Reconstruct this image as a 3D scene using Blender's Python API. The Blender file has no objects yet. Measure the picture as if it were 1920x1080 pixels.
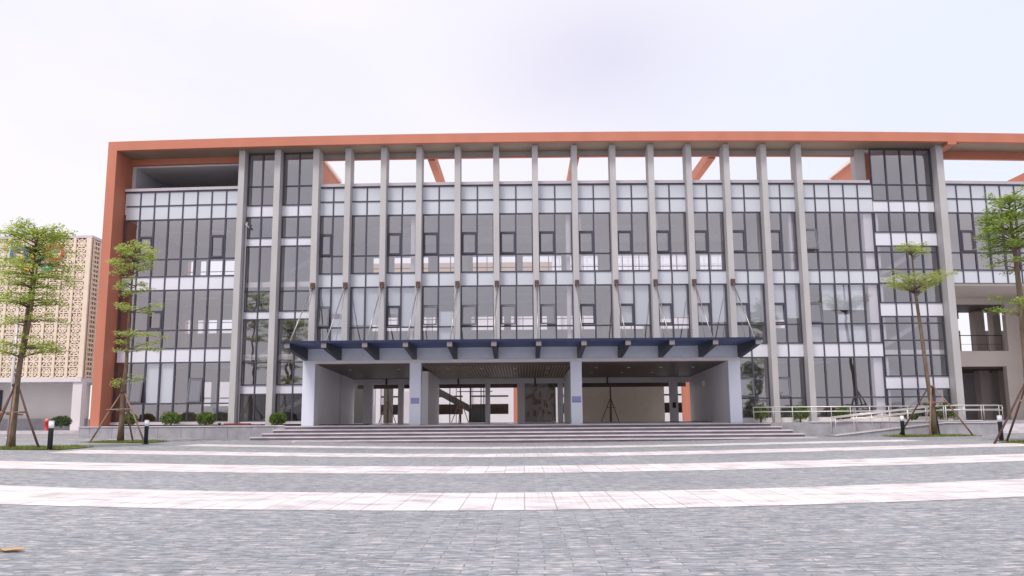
import bpy, math, random
from math import sin, cos, pi, exp, radians
from mathutils import Vector, Matrix
random.seed(7)
S = bpy.context.scene
COL = S.collection

# ------------------------------------------------------------------ camera
EYE = 1.30
psi, alp, rol = radians(.73), radians(8.664), radians(.42)
fw = Vector((-sin(psi)*cos(alp), cos(psi)*cos(alp), sin(alp)))
rt = Vector((cos(psi), sin(psi), 0))
up = Vector((sin(psi)*sin(alp), -cos(psi)*sin(alp), cos(alp)))
r2 = rt*cos(rol) - up*sin(rol)
u2 = up*cos(rol) + rt*sin(rol)
cam_d = bpy.data.cameras.new('camera')
cam_d.sensor_width = 36
cam_d.lens = 36*1575/1920
cam_d.clip_end = 6000
cam = bpy.data.objects.new('camera', cam_d)
COL.objects.link(cam)
M3 = Matrix((r2, u2, -fw)).transposed()
cam.matrix_world = Matrix.Translation((0, 0, EYE)) @ M3.to_4x4()
S.camera = cam
S.view_settings.view_transform = 'Standard'
S.view_settings.look = 'None'
S.view_settings.gamma = 1
S.view_settings.exposure = 0.45
S.cycles.max_bounces = 7
S.cycles.diffuse_bounces = 4
S.cycles.transparent_max_bounces = 12
S.cycles.sample_clamp_indirect = 6

# ------------------------------------------------------------------ world
SUN_EL, SUN_AZ = radians(58), radians(205)      # behind the camera, a little to the left
W = bpy.data.worlds.new('World')
S.world = W
W.use_nodes = True
nt = W.node_tree
nt.nodes.clear()
def N(t, typ, **kw):
    n = t.nodes.new(typ)
    for k, v in kw.items():
        setattr(n, k, v)
    return n
wo = N(nt, 'ShaderNodeOutputWorld')
bg = N(nt, 'ShaderNodeBackground')
bg.inputs[1].default_value = .1
sky = N(nt, 'ShaderNodeTexSky', sky_type='NISHITA')
sky.sun_disc = False
sky.sun_elevation = SUN_EL
sky.sun_rotation = SUN_AZ
sky.air_density = 1.0
sky.dust_density = 2.0
tc = N(nt, 'ShaderNodeTexCoord')
mp = N(nt, 'ShaderNodeMapping')
mp.inputs['Scale'].default_value = (1, 1, 2.2)
mp.inputs['Location'].default_value = (3.1, 1.7, .4)
nz = N(nt, 'ShaderNodeTexNoise')
nz.inputs['Scale'].default_value = 2.6
nz.inputs['Detail'].default_value = 6
nz.inputs['Roughness'].default_value = .52
nt.links.new(tc.outputs['Generated'], mp.inputs[0])
nt.links.new(mp.outputs[0], nz.inputs[0])
cr = N(nt, 'ShaderNodeValToRGB')
cr.color_ramp.elements[0].position = .36
cr.color_ramp.elements[0].color = (7.45, 7.25, 7.85, 1)
cr.color_ramp.elements[1].position = .55
cr.color_ramp.elements[1].color = (7.9, 7.55, 7.95, 1)
nt.links.new(nz.outputs[0], cr.inputs[0])
# one greyer cloud bank above the roof
def dirblob(v, a, b):
    vm = N(nt, 'ShaderNodeVectorMath', operation='DISTANCE')
    mm = N(nt, 'ShaderNodeMapping')
    mm.inputs['Scale'].default_value = (1, 1, 1.9)
    nt.links.new(tc.outputs['Generated'], mm.inputs[0])
    nt.links.new(mm.outputs[0], vm.inputs[0])
    v = v.normalized()
    vm.inputs[1].default_value = (v.x, v.y, v.z*1.9)
    ad = N(nt, 'ShaderNodeMath', operation='MULTIPLY_ADD')
    nt.links.new(nz.outputs[0], ad.inputs[0])
    ad.inputs[1].default_value = -.35
    nt.links.new(vm.outputs['Value'], ad.inputs[2])
    mr = N(nt, 'ShaderNodeMapRange', interpolation_type='SMOOTHSTEP')
    nt.links.new(ad.outputs[0], mr.inputs[0])
    mr.inputs[1].default_value = a
    mr.inputs[2].default_value = b
    mr.inputs[3].default_value = 1
    mr.inputs[4].default_value = 0
    return mr.outputs[0]
def skydir(u, v):
    return fw + r2*((u-960)/1575) + u2*((540-v)/1575)
def mixc(fac, a, b, bcol=None):
    m = N(nt, 'ShaderNodeMix', data_type='RGBA')
    nt.links.new(fac, m.inputs[0])
    nt.links.new(a, m.inputs[6])
    if bcol: m.inputs[7].default_value = bcol
    else: nt.links.new(b, m.inputs[7])
    return m.outputs[2]
f1 = dirblob(skydir(1150, 110), -.22, .10)
c1 = mixc(f1, cr.outputs[0], None, (6.2, 6.0, 7.2, 1))
f2 = dirblob(skydir(2050, 160), .0, .42)
c2 = mixc(f2, c1, None, (6.75, 7.0, 7.9, 1))
mx = N(nt, 'ShaderNodeMix', data_type='RGBA')
mx.inputs[0].default_value = .9
nt.links.new(sky.outputs[0], mx.inputs[6])
nt.links.new(c2, mx.inputs[7])
nt.links.new(mx.outputs[2], bg.inputs[0])
nt.links.new(bg.outputs[0], wo.inputs[0])
sd = bpy.data.lights.new('sun', 'SUN')
sd.energy = 1.9
sd.angle = radians(14)
sd.color = (1, .95, .9)
sun = bpy.data.objects.new('sun', sd)
COL.objects.link(sun)
sv = Vector((sin(SUN_AZ)*cos(SUN_EL), cos(SUN_AZ)*cos(SUN_EL), sin(SUN_EL)))
sun.rotation_euler = sv.to_track_quat('Z', 'Y').to_euler()
sun.location = (0, -20, 60)

# ------------------------------------------------------------------ materials
def mat(name, col, rough=.7, metal=0, var=0, vscale=3, bump=0, bscale=40, spec=.5, stretch=(1, 1, 1), var2=0):
    m = bpy.data.materials.new(name)
    m.use_nodes = True
    t = m.node_tree
    b = t.nodes['Principled BSDF']
    b.inputs['Base Color'].default_value = (*col, 1)
    b.inputs['Roughness'].default_value = rough
    b.inputs['Metallic'].default_value = metal
    b.inputs['Specular IOR Level'].default_value = spec
    g = N(t, 'ShaderNodeNewGeometry')
    mp = N(t, 'ShaderNodeMapping')
    mp.inputs['Scale'].default_value = stretch
    t.links.new(g.outputs['Position'], mp.inputs[0])
    if var:
        n = N(t, 'ShaderNodeTexNoise')
        n.inputs['Scale'].default_value = vscale
        n.inputs['Detail'].default_value = 5
        t.links.new(mp.outputs[0], n.inputs[0])
        r = N(t, 'ShaderNodeMapRange')
        t.links.new(n.outputs[0], r.inputs[0])
        r.inputs[1].default_value = .25; r.inputs[2].default_value = .75
        r.inputs[3].default_value = 1-var; r.inputs[4].default_value = 1+var
        h = N(t, 'ShaderNodeVectorMath', operation='SCALE')
        h.inputs[0].default_value = col
        t.links.new(r.outputs[0], h.inputs['Scale'])
        t.links.new(h.outputs[0], b.inputs['Base Color'])
    if bump:
        n2 = N(t, 'ShaderNodeTexNoise')
        n2.inputs['Scale'].default_value = bscale
        t.links.new(mp.outputs[0], n2.inputs[0])
        bm_ = N(t, 'ShaderNodeBump')
        bm_.inputs['Strength'].default_value = bump
        bm_.inputs['Distance'].default_value = .02
        t.links.new(n2.outputs[0], bm_.inputs['Height'])
        t.links.new(bm_.outputs[0], b.inputs['Normal'])
    return m
M = {}
M['fin'] = mat('fin_stone_paint', (.46, .445, .45), .75, var=.09, vscale=1.3, bump=.15, stretch=(1, 1, .35))
M['orange'] = mat('orange_render', (.51, .182, .115), .65, var=.08, vscale=.9, bump=.12, stretch=(1, 1, .25))
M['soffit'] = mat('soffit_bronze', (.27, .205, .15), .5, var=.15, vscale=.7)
M['beamgrey'] = mat('grey_beam', (.40, .38, .36), .75, var=.05)
M['frame'] = mat('slate_aluminium', (.075, .072, .10), .4, metal=.3)
M['sash'] = mat('sash_aluminium', (.15, .15, .175), .4, metal=.3)
M['coping'] = mat('coping_metal', (.62, .56, .60), .5, var=.05)
M['wall_int'] = mat('interior_plaster', (.78, .74, .72), .85, var=.04)
M['ceil_int'] = mat('interior_ceiling', (.85, .79, .74), .85, var=.04)
M['floor_int'] = mat('interior_floor', (.55, .52, .50), .4)
M['white'] = mat('white_paint', (.72, .69, .72), .6, var=.05, vscale=1)
M['portico'] = mat('portico_panel', (.72, .745, .86), .35, var=.04, vscale=.6)
M['portico_wall'] = mat('portico_side_panel', (.86, .84, .88), .5, var=.04, vscale=.6)
M['fasciablue'] = mat('blue_grey_fascia', (.66, .71, .83), .4, var=.06)
M['navy'] = mat('navy_steel', (.024, .052, .16), .5, var=.15, vscale=1)
M['navy_edge'] = mat('dark_navy_edge', (.012, .018, .06), .4)
M['stairgrey'] = mat('stair_dark_grey', (.10, .095, .09), .7)
M['bouncefloor'] = mat('pale_bounce_floor', (.78, .75, .76), .25)  # kept pale so the added floor layer throws light up into the porch
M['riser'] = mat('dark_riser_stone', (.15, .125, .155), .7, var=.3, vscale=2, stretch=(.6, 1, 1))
M['recess'] = mat('pale_grey_recess', (.62, .62, .66), .8)
M['bracket'] = mat('dark_steel_bracket', (.04, .042, .06), .5)
M['bracketend'] = mat('bracket_end_plate', (.22, .19, .20), .6)
M['rod'] = mat('steel_rod', (.36, .34, .33), .35, metal=.7)
M['rust'] = mat('brown_anchor', (.10, .05, .045), .7)
M['beige'] = mat('beige_render', (.70, .635, .585), .85, var=.06, vscale=.7, bump=.1)
M['annexwall'] = mat('annex_grey_render', (.76, .73, .71), .85, var=.05, vscale=.6)
M['tan'] = mat('tan_render', (.50, .36, .25), .85, var=.06)
M['darktan'] = mat('pale_tan_board', (.72, .64, .54), .7, var=.05)  # one even pale tan for the board behind the porch
M['wood'] = mat('dark_wood', (.115, .075, .058), .5, var=.25, vscale=2, stretch=(1, 6, 1))
M['slat'] = mat('ceiling_slat', (.42, .30, .17), .45, var=.2)
M['dark'] = mat('dark_panel', (.035, .035, .04), .5)
M['screen'] = mat('tan_screen_panel', (.80, .69, .56), .7, var=.07, vscale=1.5)
M['screenback'] = mat('screen_recess', (.33, .22, .16), .9)
M['granite'] = mat('grey_granite', (.33, .315, .345), .6, var=.18, vscale=2.5, bump=.1, stretch=(1, 1, 1))
M['tread'] = mat('light_granite_tread', (.58, .54, .57), .5, var=.2, vscale=3, stretch=(.5, 1, 1))
M['steel'] = mat('stainless_rail', (.62, .58, .57), .35, metal=.35)
M['bark'] = mat('bark', (.16, .115, .08), .9, var=.3, vscale=9, bump=.6, bscale=30, stretch=(1, 1, .4))
M['stake'] = mat('eucalyptus_stake', (.27, .17, .125), .85, var=.35, vscale=5, bump=.3)
M['stakedark'] = mat('dark_stake', (.10, .055, .05), .85, var=.3, vscale=5)
M['bollard'] = mat('bollard_black', (.03, .032, .042), .45)
M['lampwhite'] = mat('lamp_diffuser_off', (.82, .83, .88), .3)
M['red'] = mat('red_paint', (.55, .03, .03), .4)
M['peach'] = mat('orange_cap', (.85, .25, .12), .4)
M['darkred'] = mat('dark_red_board', (.16, .025, .025), .7, var=.2)
M['leafbrown'] = mat('dry_leaf', (.50, .32, .16), .8)
M['paper'] = mat('white_scrap', (.8, .78, .78), .8)
M['plaque'] = mat('blue_plate', (.28, .30, .56), .4)
M['plaque_edge'] = mat('plate_edge', (.12, .13, .25), .4)
M['pole'] = mat('pole_grey', (.52, .52, .55), .4, metal=.2)
M['roofred'] = mat('red_tile_roof', (.28, .08, .06), .8, var=.2)
M['soil'] = mat('soil', (.09, .07, .05), .95, var=.3)
for nm, c in dict(ring_blue=(.04, .2, .55), ring_black=(.01, .01, .012), ring_red=(.6, .01, .03), ring_yellow=(.75, .42, .03), ring_green=(.02, .35, .12)).items():
    M[nm] = mat(nm, c, .4)
M['light'] = mat('fluorescent_tube_off', (.85, .85, .85), .4)

def glassy(name, tint, refl_add=.02, mul=1.5, rough=.015):
    m = bpy.data.materials.new(name)
    m.use_nodes = True
    t = m.node_tree
    t.nodes.clear()
    o = N(t, 'ShaderNodeOutputMaterial')
    tr = N(t, 'ShaderNodeBsdfTransparent')
    gi = N(t, 'ShaderNodeNewGeometry')
    vr = N(t, 'ShaderNodeMapRange'); vr.inputs[3].default_value = .90; vr.inputs[4].default_value = 1.08
    t.links.new(gi.outputs['Random Per Island'], vr.inputs[0])
    vs = N(t, 'ShaderNodeVectorMath', operation='SCALE'); vs.inputs[0].default_value = tint
    t.links.new(vr.outputs[0], vs.inputs['Scale']); t.links.new(vs.outputs[0], tr.inputs[0])
    gl = N(t, 'ShaderNodeBsdfGlossy'); gl.inputs['Roughness'].default_value = rough
    gl.inputs[0].default_value = (.94, .94, .985, 1)
    lw = N(t, 'ShaderNodeLayerWeight'); lw.inputs[0].default_value = .5
    pw = N(t, 'ShaderNodeMath', operation='POWER'); pw.inputs[1].default_value = 4
    t.links.new(lw.outputs['Facing'], pw.inputs[0])
    ma = N(t, 'ShaderNodeMath', operation='MULTIPLY_ADD')
    t.links.new(pw.outputs[0], ma.inputs[0]); ma.inputs[1].default_value = .85; ma.inputs[2].default_value = .045*mul+refl_add
    ma.use_clamp = True
    mx = N(t, 'ShaderNodeMixShader')
    t.links.new(ma.outputs[0], mx.inputs[0]); t.links.new(tr.outputs[0], mx.inputs[1]); t.links.new(gl.outputs[0], mx.inputs[2])
    # slight waviness of toughened panes
    g = N(t, 'ShaderNodeNewGeometry')
    n = N(t, 'ShaderNodeTexNoise'); n.inputs['Scale'].default_value = .9; n.inputs['Detail'].default_value = 1
    t.links.new(g.outputs['Position'], n.inputs[0])
    b = N(t, 'ShaderNodeBump'); b.inputs['Strength'].default_value = .35; b.inputs['Distance'].default_value = .03
    t.links.new(n.outputs[0], b.inputs['Height']); t.links.new(b.outputs[0], gl.inputs['Normal'])
    t.links.new(mx.outputs[0], o.inputs[0])
    return m
M['glass'] = glassy('grey_tinted_glass', (.84, .83, .875), .20)
M['glass_dark'] = glassy('stair_glass', (.75, .75, .80), .20)
M['glass_clear'] = glassy('clear_glass', (.82, .84, .84), .0)

def panel_mat(name, col, rough):
    m = mat(name, col, rough, var=.035, vscale=.5)
    m.node_tree.nodes['Principled BSDF'].inputs['Coat Weight'].default_value = .5
    m.node_tree.nodes['Principled BSDF'].inputs['Coat Roughness'].default_value = .03
    return m
M['spandrel'] = panel_mat('back_painted_spandrel_glass', (.58, .61, .67), .35)
M['spandrel_hi'] = panel_mat('back_painted_spandrel_glass_white', (.69, .69, .76), .35)
M['blind'] = mat('pale_blind', (.66, .72, .74), .8, var=.04, stretch=(14, 1, .3), vscale=1)

def leaf_mat(name, c1, c2, scale=.8):
    m = bpy.data.materials.new(name)
    m.use_nodes = True
    t = m.node_tree
    t.nodes.clear()
    o = N(t, 'ShaderNodeOutputMaterial')
    g = N(t, 'ShaderNodeNewGeometry')
    n = N(t, 'ShaderNodeTexNoise'); n.inputs['Scale'].default_value = scale; n.inputs['Detail'].default_value = 3
    t.links.new(g.outputs['Position'], n.inputs[0])
    n2 = N(t, 'ShaderNodeTexWhiteNoise')
    t.links.new(g.outputs['Random Per Island'], n2.inputs['Vector'])
    ad = N(t, 'ShaderNodeMath', operation='ADD'); t.links.new(n.outputs[0], ad.inputs[0])
    sc = N(t, 'ShaderNodeMath', operation='MULTIPLY_ADD'); t.links.new(n2.outputs[0], sc.inputs[0]); sc.inputs[1].default_value = .5; sc.inputs[2].default_value = -.25
    t.links.new(sc.outputs[0], ad.inputs[1])
    r = N(t, 'ShaderNodeValToRGB'); t.links.new(ad.outputs[0], r.inputs[0])
    r.color_ramp.elements[0].position = .3; r.color_ramp.elements[0].color = (*c1, 1)
    r.color_ramp.elements[1].position = .72; r.color_ramp.elements[1].color = (*c2, 1)
    d = N(t, 'ShaderNodeBsdfPrincipled'); d.inputs['Roughness'].default_value = .5
    t.links.new(r.outputs[0], d.inputs['Base Color'])
    tl = N(t, 'ShaderNodeBsdfTranslucent'); t.links.new(r.outputs[0], tl.inputs[0])
    mx = N(t, 'ShaderNodeMixShader'); mx.inputs[0].default_value = .5
    t.links.new(d.outputs[0], mx.inputs[1]); t.links.new(tl.outputs[0], mx.inputs[2]); t.links.new(mx.outputs[0], o.inputs[0])
    return m
M['leaf'] = leaf_mat('leaf_green', (.30, .40, .06), (.70, .76, .20))
M['leaf_deep'] = leaf_mat('leaf_deep', (.17, .28, .04), (.46, .58, .12))
M['leaf_pale'] = leaf_mat('leaf_pale', (.32, .42, .09), (.68, .74, .24))
M['leaf_dark'] = leaf_mat('leaf_dark', (.03, .07, .02), (.10, .17, .04))
M['leaf_shrub'] = leaf_mat('leaf_shrub', (.07, .13, .025), (.24, .34, .07), 3)
M['grass'] = leaf_mat('grass_blades', (.13, .19, .03), (.34, .38, .10), 2)

def paving_mat():
    m = bpy.data.materials.new('grey_stone_paving')
    m.use_nodes = True
    t = m.node_tree
    b = t.nodes['Principled BSDF']
    b.inputs['Roughness'].default_value = .62
    b.inputs['Specular IOR Level'].default_value = .45
    g = N(t, 'ShaderNodeNewGeometry')
    # warp the courses a little so that they do not read as a ruled grid
    br = N(t, 'ShaderNodeTexBrick')
    br.offset = .5; br.offset_frequency = 2; br.squash = 1
    br.inputs['Scale'].default_value = 1
    br.inputs['Brick Width'].default_value = .48
    br.inputs['Row Height'].default_value = .15
    br.inputs['Mortar Size'].default_value = .007
    br.inputs['Mortar Smooth'].default_value = .3
    br.inputs['Bias'].default_value = 0
    br.inputs['Color1'].default_value = (0, 0, 0, 1)
    br.inputs['Color2'].default_value = (1, 1, 1, 1)
    br.inputs['Mortar'].default_value = (.5, .5, .5, 1)
    nw = N(t, 'ShaderNodeTexNoise'); nw.inputs['Scale'].default_value = 1.3
    t.links.new(g.outputs['Position'], nw.inputs[0])
    wm = N(t, 'ShaderNodeVectorMath', operation='MULTIPLY_ADD')
    wm.inputs[1].default_value = (.12, .09, 0)
    t.links.new(nw.outputs['Color'], wm.inputs[0]); t.links.new(g.outputs['Position'], wm.inputs[2])
    t.links.new(wm.outputs[0], br.inputs[0])
    r = N(t, 'ShaderNodeValToRGB'); t.links.new(br.outputs['Color'], r.inputs[0])
    e = r.color_ramp.elements
    e[0].position = 0; e[0].color = (.222, .238, .268, 1)
    e[1].position = 1; e[1].color = (.33, .333, .355, 1)
    k = e.new(.45); k.color = (.262, .277, .308, 1)
    k = e.new(.85); k.color = (.292, .302, .328, 1)
    # cleft surface: streaks along each slab and paler chips
    ms = N(t, 'ShaderNodeMapping'); ms.inputs['Scale'].default_value = (2.2, 8, 1)
    t.links.new(g.outputs['Position'], ms.inputs[0])
    n1 = N(t, 'ShaderNodeTexNoise'); n1.inputs['Scale'].default_value = 2.2; n1.inputs['Detail'].default_value = 8; n1.inputs['Roughness'].default_value = .68
    t.links.new(ms.outputs[0], n1.inputs[0])
    r1 = N(t, 'ShaderNodeMapRange'); t.links.new(n1.outputs[0], r1.inputs[0])
    r1.inputs[1].default_value = .34; r1.inputs[2].default_value = .66; r1.inputs[3].default_value = .45; r1.inputs[4].default_value = 1.55
    s1 = N(t, 'ShaderNodeVectorMath', operation='SCALE'); t.links.new(r.outputs[0], s1.inputs[0]); t.links.new(r1.outputs[0], s1.inputs['Scale'])
    mc = N(t, 'ShaderNodeMapping'); mc.inputs['Scale'].default_value = (2.6, 9, 1); mc.inputs['Location'].default_value = (7, 3, 0)
    t.links.new(g.outputs['Position'], mc.inputs[0])
    n2 = N(t, 'ShaderNodeTexNoise'); n2.inputs['Scale'].default_value = 1.5; n2.inputs['Detail'].default_value = 8; n2.inputs['Roughness'].default_value = .66
    t.links.new(mc.outputs[0], n2.inputs[0])
    r2_ = N(t, 'ShaderNodeMapRange'); t.links.new(n2.outputs[0], r2_.inputs[0])
    r2_.inputs[1].default_value = .545; r2_.inputs[2].default_value = .60; r2_.inputs[3].default_value = 0; r2_.inputs[4].default_value = .75
    m1 = N(t, 'ShaderNodeMix', data_type='RGBA'); t.links.new(r2_.outputs[0], m1.inputs[0]); t.links.new(s1.outputs[0], m1.inputs[6]); m1.inputs[7].default_value = (.66, .59, .58, 1)
    # broad patches
    n3 = N(t, 'ShaderNodeTexNoise'); n3.inputs['Scale'].default_value = .22; n3.inputs['Detail'].default_value = 3
    t.links.new(g.outputs['Position'], n3.inputs[0])
    r3 = N(t, 'ShaderNodeMapRange'); t.links.new(n3.outputs[0], r3.inputs[0]); r3.inputs[3].default_value = .78; r3.inputs[4].default_value = 1.2
    s3 = N(t, 'ShaderNodeVectorMath', operation='SCALE'); t.links.new(m1.outputs[2], s3.inputs[0]); t.links.new(r3.outputs[0], s3.inputs['Scale'])
    mm = N(t, 'ShaderNodeMix', data_type='RGBA'); jn = N(t, 'ShaderNodeMath', operation='MULTIPLY', use_clamp=True); jr = N(t, 'ShaderNodeMapRange'); t.links.new(n2.outputs[0], jr.inputs[0]); jr.inputs[1].default_value = .42; jr.inputs[2].default_value = .6; jr.inputs[3].default_value = .35; jr.inputs[4].default_value = 1; t.links.new(br.outputs['Fac'], jn.inputs[0]); t.links.new(jr.outputs[0], jn.inputs[1]); t.links.new(jn.outputs[0], mm.inputs[0]); t.links.new(s3.outputs[0], mm.inputs[6]); mm.inputs[7].default_value = (.15, .145, .155, 1)
    t.links.new(mm.outputs[2], b.inputs['Base Color'])
    ma = N(t, 'ShaderNodeMath', operation='MULTIPLY_ADD'); t.links.new(br.outputs['Fac'], ma.inputs[0]); ma.inputs[1].default_value = -.8; t.links.new(n1.outputs[0], ma.inputs[2])
    bp = N(t, 'ShaderNodeBump'); bp.inputs['Strength'].default_value = .5; bp.inputs['Distance'].default_value = .012
    t.links.new(ma.outputs[0], bp.inputs['Height']); t.links.new(bp.outputs[0], b.inputs['Normal'])
    return m
M['paving'] = paving_mat()

def granite_band_mat():
    m = bpy.data.materials.new('white_granite_slabs')
    m.use_nodes = True
    t = m.node_tree
    b = t.nodes['Principled BSDF']
    b.inputs['Roughness'].default_value = .55
    uv = N(t, 'ShaderNodeUVMap'); uv.uv_map = 'UVMap'
    br = N(t, 'ShaderNodeTexBrick')
    br.offset = 0
    br.inputs['Scale'].default_value = 1
    br.inputs['Brick Width'].default_value = .46
    br.inputs['Row Height'].default_value = .92
    br.inputs['Mortar Size'].default_value = .013
    br.inputs['Mortar Smooth'].default_value = .4
    br.inputs['Color1'].default_value = (.68, .63, .65, 1)
    br.inputs['Color2'].default_value = (.82, .77, .79, 1)
    br.inputs['Mortar'].default_value = (.46, .39, .37, 1)
    t.links.new(uv.outputs[0], br.inputs[0])
    b2 = N(t, 'ShaderNodeTexBrick'); b2.offset = 0
    b2.inputs['Scale'].default_value = 1; b2.inputs['Brick Width'].default_value = .115; b2.inputs['Row Height'].default_value = .46
    b2.inputs['Mortar Size'].default_value = .006
    t.links.new(uv.outputs[0], b2.inputs[0])
    g = N(t, 'ShaderNodeNewGeometry')
    n5 = N(t, 'ShaderNodeTexNoise'); n5.inputs['Scale'].default_value = .45; n5.inputs['Detail'].default_value = 4
    t.links.new(g.outputs['Position'], n5.inputs[0])
    r5 = N(t, 'ShaderNodeMapRange'); t.links.new(n5.outputs[0], r5.inputs[0]); r5.inputs[1].default_value = .42; r5.inputs[2].default_value = .62; r5.inputs[3].default_value = .08; r5.inputs[4].default_value = .5
    f5 = N(t, 'ShaderNodeMath', operation='MULTIPLY'); t.links.new(b2.outputs['Fac'], f5.inputs[0]); t.links.new(r5.outputs[0], f5.inputs[1])
    ms = N(t, 'ShaderNodeMapping'); ms.inputs['Scale'].default_value = (1, 2, 1)
    t.links.new(g.outputs['Position'], ms.inputs[0])
    n = N(t, 'ShaderNodeTexNoise'); n.inputs['Scale'].default_value = 1.1; n.inputs['Detail'].default_value = 7; n.inputs['Roughness'].default_value = .62
    t.links.new(ms.outputs[0], n.inputs[0])
    r = N(t, 'ShaderNodeMapRange'); t.links.new(n.outputs[0], r.inputs[0]); r.inputs[1].default_value = .34; r.inputs[2].default_value = .56; r.inputs[3].default_value = .66; r.inputs[4].default_value = 1.06
    m5 = N(t, 'ShaderNodeMix', data_type='RGBA'); t.links.new(f5.outputs[0], m5.inputs[0]); t.links.new(br.outputs['Color'], m5.inputs[6]); m5.inputs[7].default_value = (.42, .33, .30, 1)
    s = N(t, 'ShaderNodeVectorMath', operation='SCALE'); t.links.new(m5.outputs[2], s.inputs[0]); t.links.new(r.outputs[0], s.inputs['Scale'])
    t.links.new(s.outputs[0], b.inputs['Base Color'])
    return m
M['band'] = granite_band_mat()

# ------------------------------------------------------------------ builders
D, RAD = 45.0, 340.0          # front plane of the fins and the radius of the gently bowed facade
def bend(x): return x*x/(2*RAD)
def gz(x):                     # the plaza dishes slightly towards its middle
    return (.34 if x < 0 else .22)*(1-exp(-(x/15.)**2))

def tag(o, label=None, cat=None, group=None, kind=None):
    if label: o['label'] = label
    if cat: o['category'] = cat
    if group: o['group'] = group
    if kind: o['kind'] = kind
    return o
def empty(name, loc, label, cat, group=None):
    o = bpy.data.objects.new(name, None)
    o.location = loc
    COL.objects.link(o)
    return tag(o, label, cat, group)

class MB:
    """collects boxes, prisms and tubes; facade=True places them in facade coordinates"""
    def __init__(s, fac=False):
        s.v = []; s.f = []; s.fac = fac; s.sm = []
    def _p(s, x, y, z):
        if s.fac: return (x, D+y+bend(x), z)
        return (x, y, z)
    def box(s, x0, x1, y0, y1, z0, z1):
        n = 1
        if s.fac and x1-x0 > 2: n = int((x1-x0)/1.6)+1
        b = len(s.v)
        for i in range(n+1):
            x = x0+(x1-x0)*i/n
            for (y, z) in ((y0, z0), (y1, z0), (y1, z1), (y0, z1)):
                s.v.append(s._p(x, y, z))
        for i in range(n):
            a = b+4*i
            for k in range(4):
                k2 = (k+1) % 4
                s.f.append((a+k, a+4+k, a+4+k2, a+k2))
        s.f.append((b, b+1, b+2, b+3))
        e = b+4*n
        s.f.append((e+3, e+2, e+1, e))
        return s
    def quad(s, pts):
        b = len(s.v)
        for p in pts: s.v.append(s._p(*p))
        s.f.append(tuple(range(b, b+len(pts))))
        return s
    def prism(s, prof, x0, x1):          # profile in (y, z), extruded in x
        b = len(s.v); n = len(prof)
        for x in (x0, x1):
            for (y, z) in prof: s.v.append(s._p(x, y, z))
        for k in range(n):
            k2 = (k+1) % n
            s.f.append((b+k, b+n+k, b+n+k2, b+k2))
        s.f.append(tuple(b+k for k in range(n)))
        s.f.append(tuple(b+n+k for k in reversed(range(n))))
        return s
    def bar(s, p, q, w, h=None):
        """square bar from p to q"""
        h = h or w
        p = Vector(s._p(*p)); q = Vector(s._p(*q))
        d = (q-p).normalized()
        a = d.cross(Vector((0, 0, 1)))
        if a.length < 1e-3: a = Vector((1, 0, 0))
        a.normalize(); c = a.cross(d)
        b = len(s.v)
        for e in (p, q):
            for (i, j) in ((-1, -1), (1, -1), (1, 1), (-1, 1)):
                s.v.append(tuple(e+a*i*w/2+c*j*h/2))
        for k in range(4):
            k2 = (k+1) % 4
            s.f.append((b+k, b+4+k, b+4+k2, b+k2))
        s.f.append((b+3, b+2, b+1, b)); s.f.append((b+4, b+5, b+6, b+7))
        return s
    def tube(s, pts, rad, seg=8):
        pts = [Vector(s._p(*p)) for p in pts]
        if not hasattr(rad, '__len__'): rad = [rad]*len(pts)
        b = len(s.v)
        up_ = None
        for i, p in enumerate(pts):
            d = (pts[min(i+1, len(pts)-1)]-pts[max(i-1, 0)]).normalized()
            if up_ is None:
                up_ = d.cross(Vector((0, 0, 1)))
                if up_.length < 1e-2: up_ = Vector((1, 0, 0))
            a = (up_-d*up_.dot(d)).normalized(); c = d.cross(a); up_ = a
            for k in range(seg):
                t = 2*pi*k/seg
                s.v.append(tuple(p+(a*cos(t)+c*sin(t))*rad[i]))
        for i in range(len(pts)-1):
            for k in range(seg):
                k2 = (k+1) % seg
                s.f.append((b+i*seg+k, b+i*seg+k2, b+(i+1)*seg+k2, b+(i+1)*seg+k)); s.sm.append(len(s.f)-1)
        s.f.append(tuple(b+k for k in reversed(range(seg))))
        e = b+(len(pts)-1)*seg
        s.f.append(tuple(e+k for k in range(seg)))
        return s
    def lathe(s, c, prof, seg=16):
        b = len(s.v)
        for (r, z) in prof:
            for k in range(seg):
                t = 2*pi*k/seg
                s.v.append((c[0]+r*cos(t), c[1]+r*sin(t), c[2]+z))
        n = len(prof)
        for i in range(n-1):
            for k in range(seg):
                k2 = (k+1) % seg
                s.f.append((b+i*seg+k, b+i*seg+k2, b+(i+1)*seg+k2, b+(i+1)*seg+k)); s.sm.append(len(s.f)-1)
        s.f.append(tuple(b+k for k in reversed(range(seg))))
        s.f.append(tuple(b+(n-1)*seg+k for k in range(seg)))
        return s
    def build(s, name, m, parent=None, base=None, smooth=False, bevel=0):
        off = Vector((0, 0, 0))
        if parent is not None:
            r = parent
            while r.parent: r = r.parent
            off = Vector(r.location)
        elif base is not None: off = Vector(base)
        me = bpy.data.meshes.new(name)
        me.from_pydata([(v[0]-off.x, v[1]-off.y, v[2]-off.z) for v in s.v], [], s.f)
        me.materials.append(m)
        if s.sm or smooth:
            if smooth: me.polygons.foreach_set('use_smooth', [True]*len(me.polygons))
            else:
                st = set(s.sm)
                me.polygons.foreach_set('use_smooth', [i in st for i in range(len(me.polygons))])
        me.update()
        o = bpy.data.objects.new(name, me)
        COL.objects.link(o)
        if parent is not None: o.parent = parent
        elif base is not None: o.location = base
        if bevel:
            bv = o.modifiers.new('bevel', 'BEVEL'); bv.width = bevel; bv.segments = 2; bv.limit_method = 'ANGLE'
        return o

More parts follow.
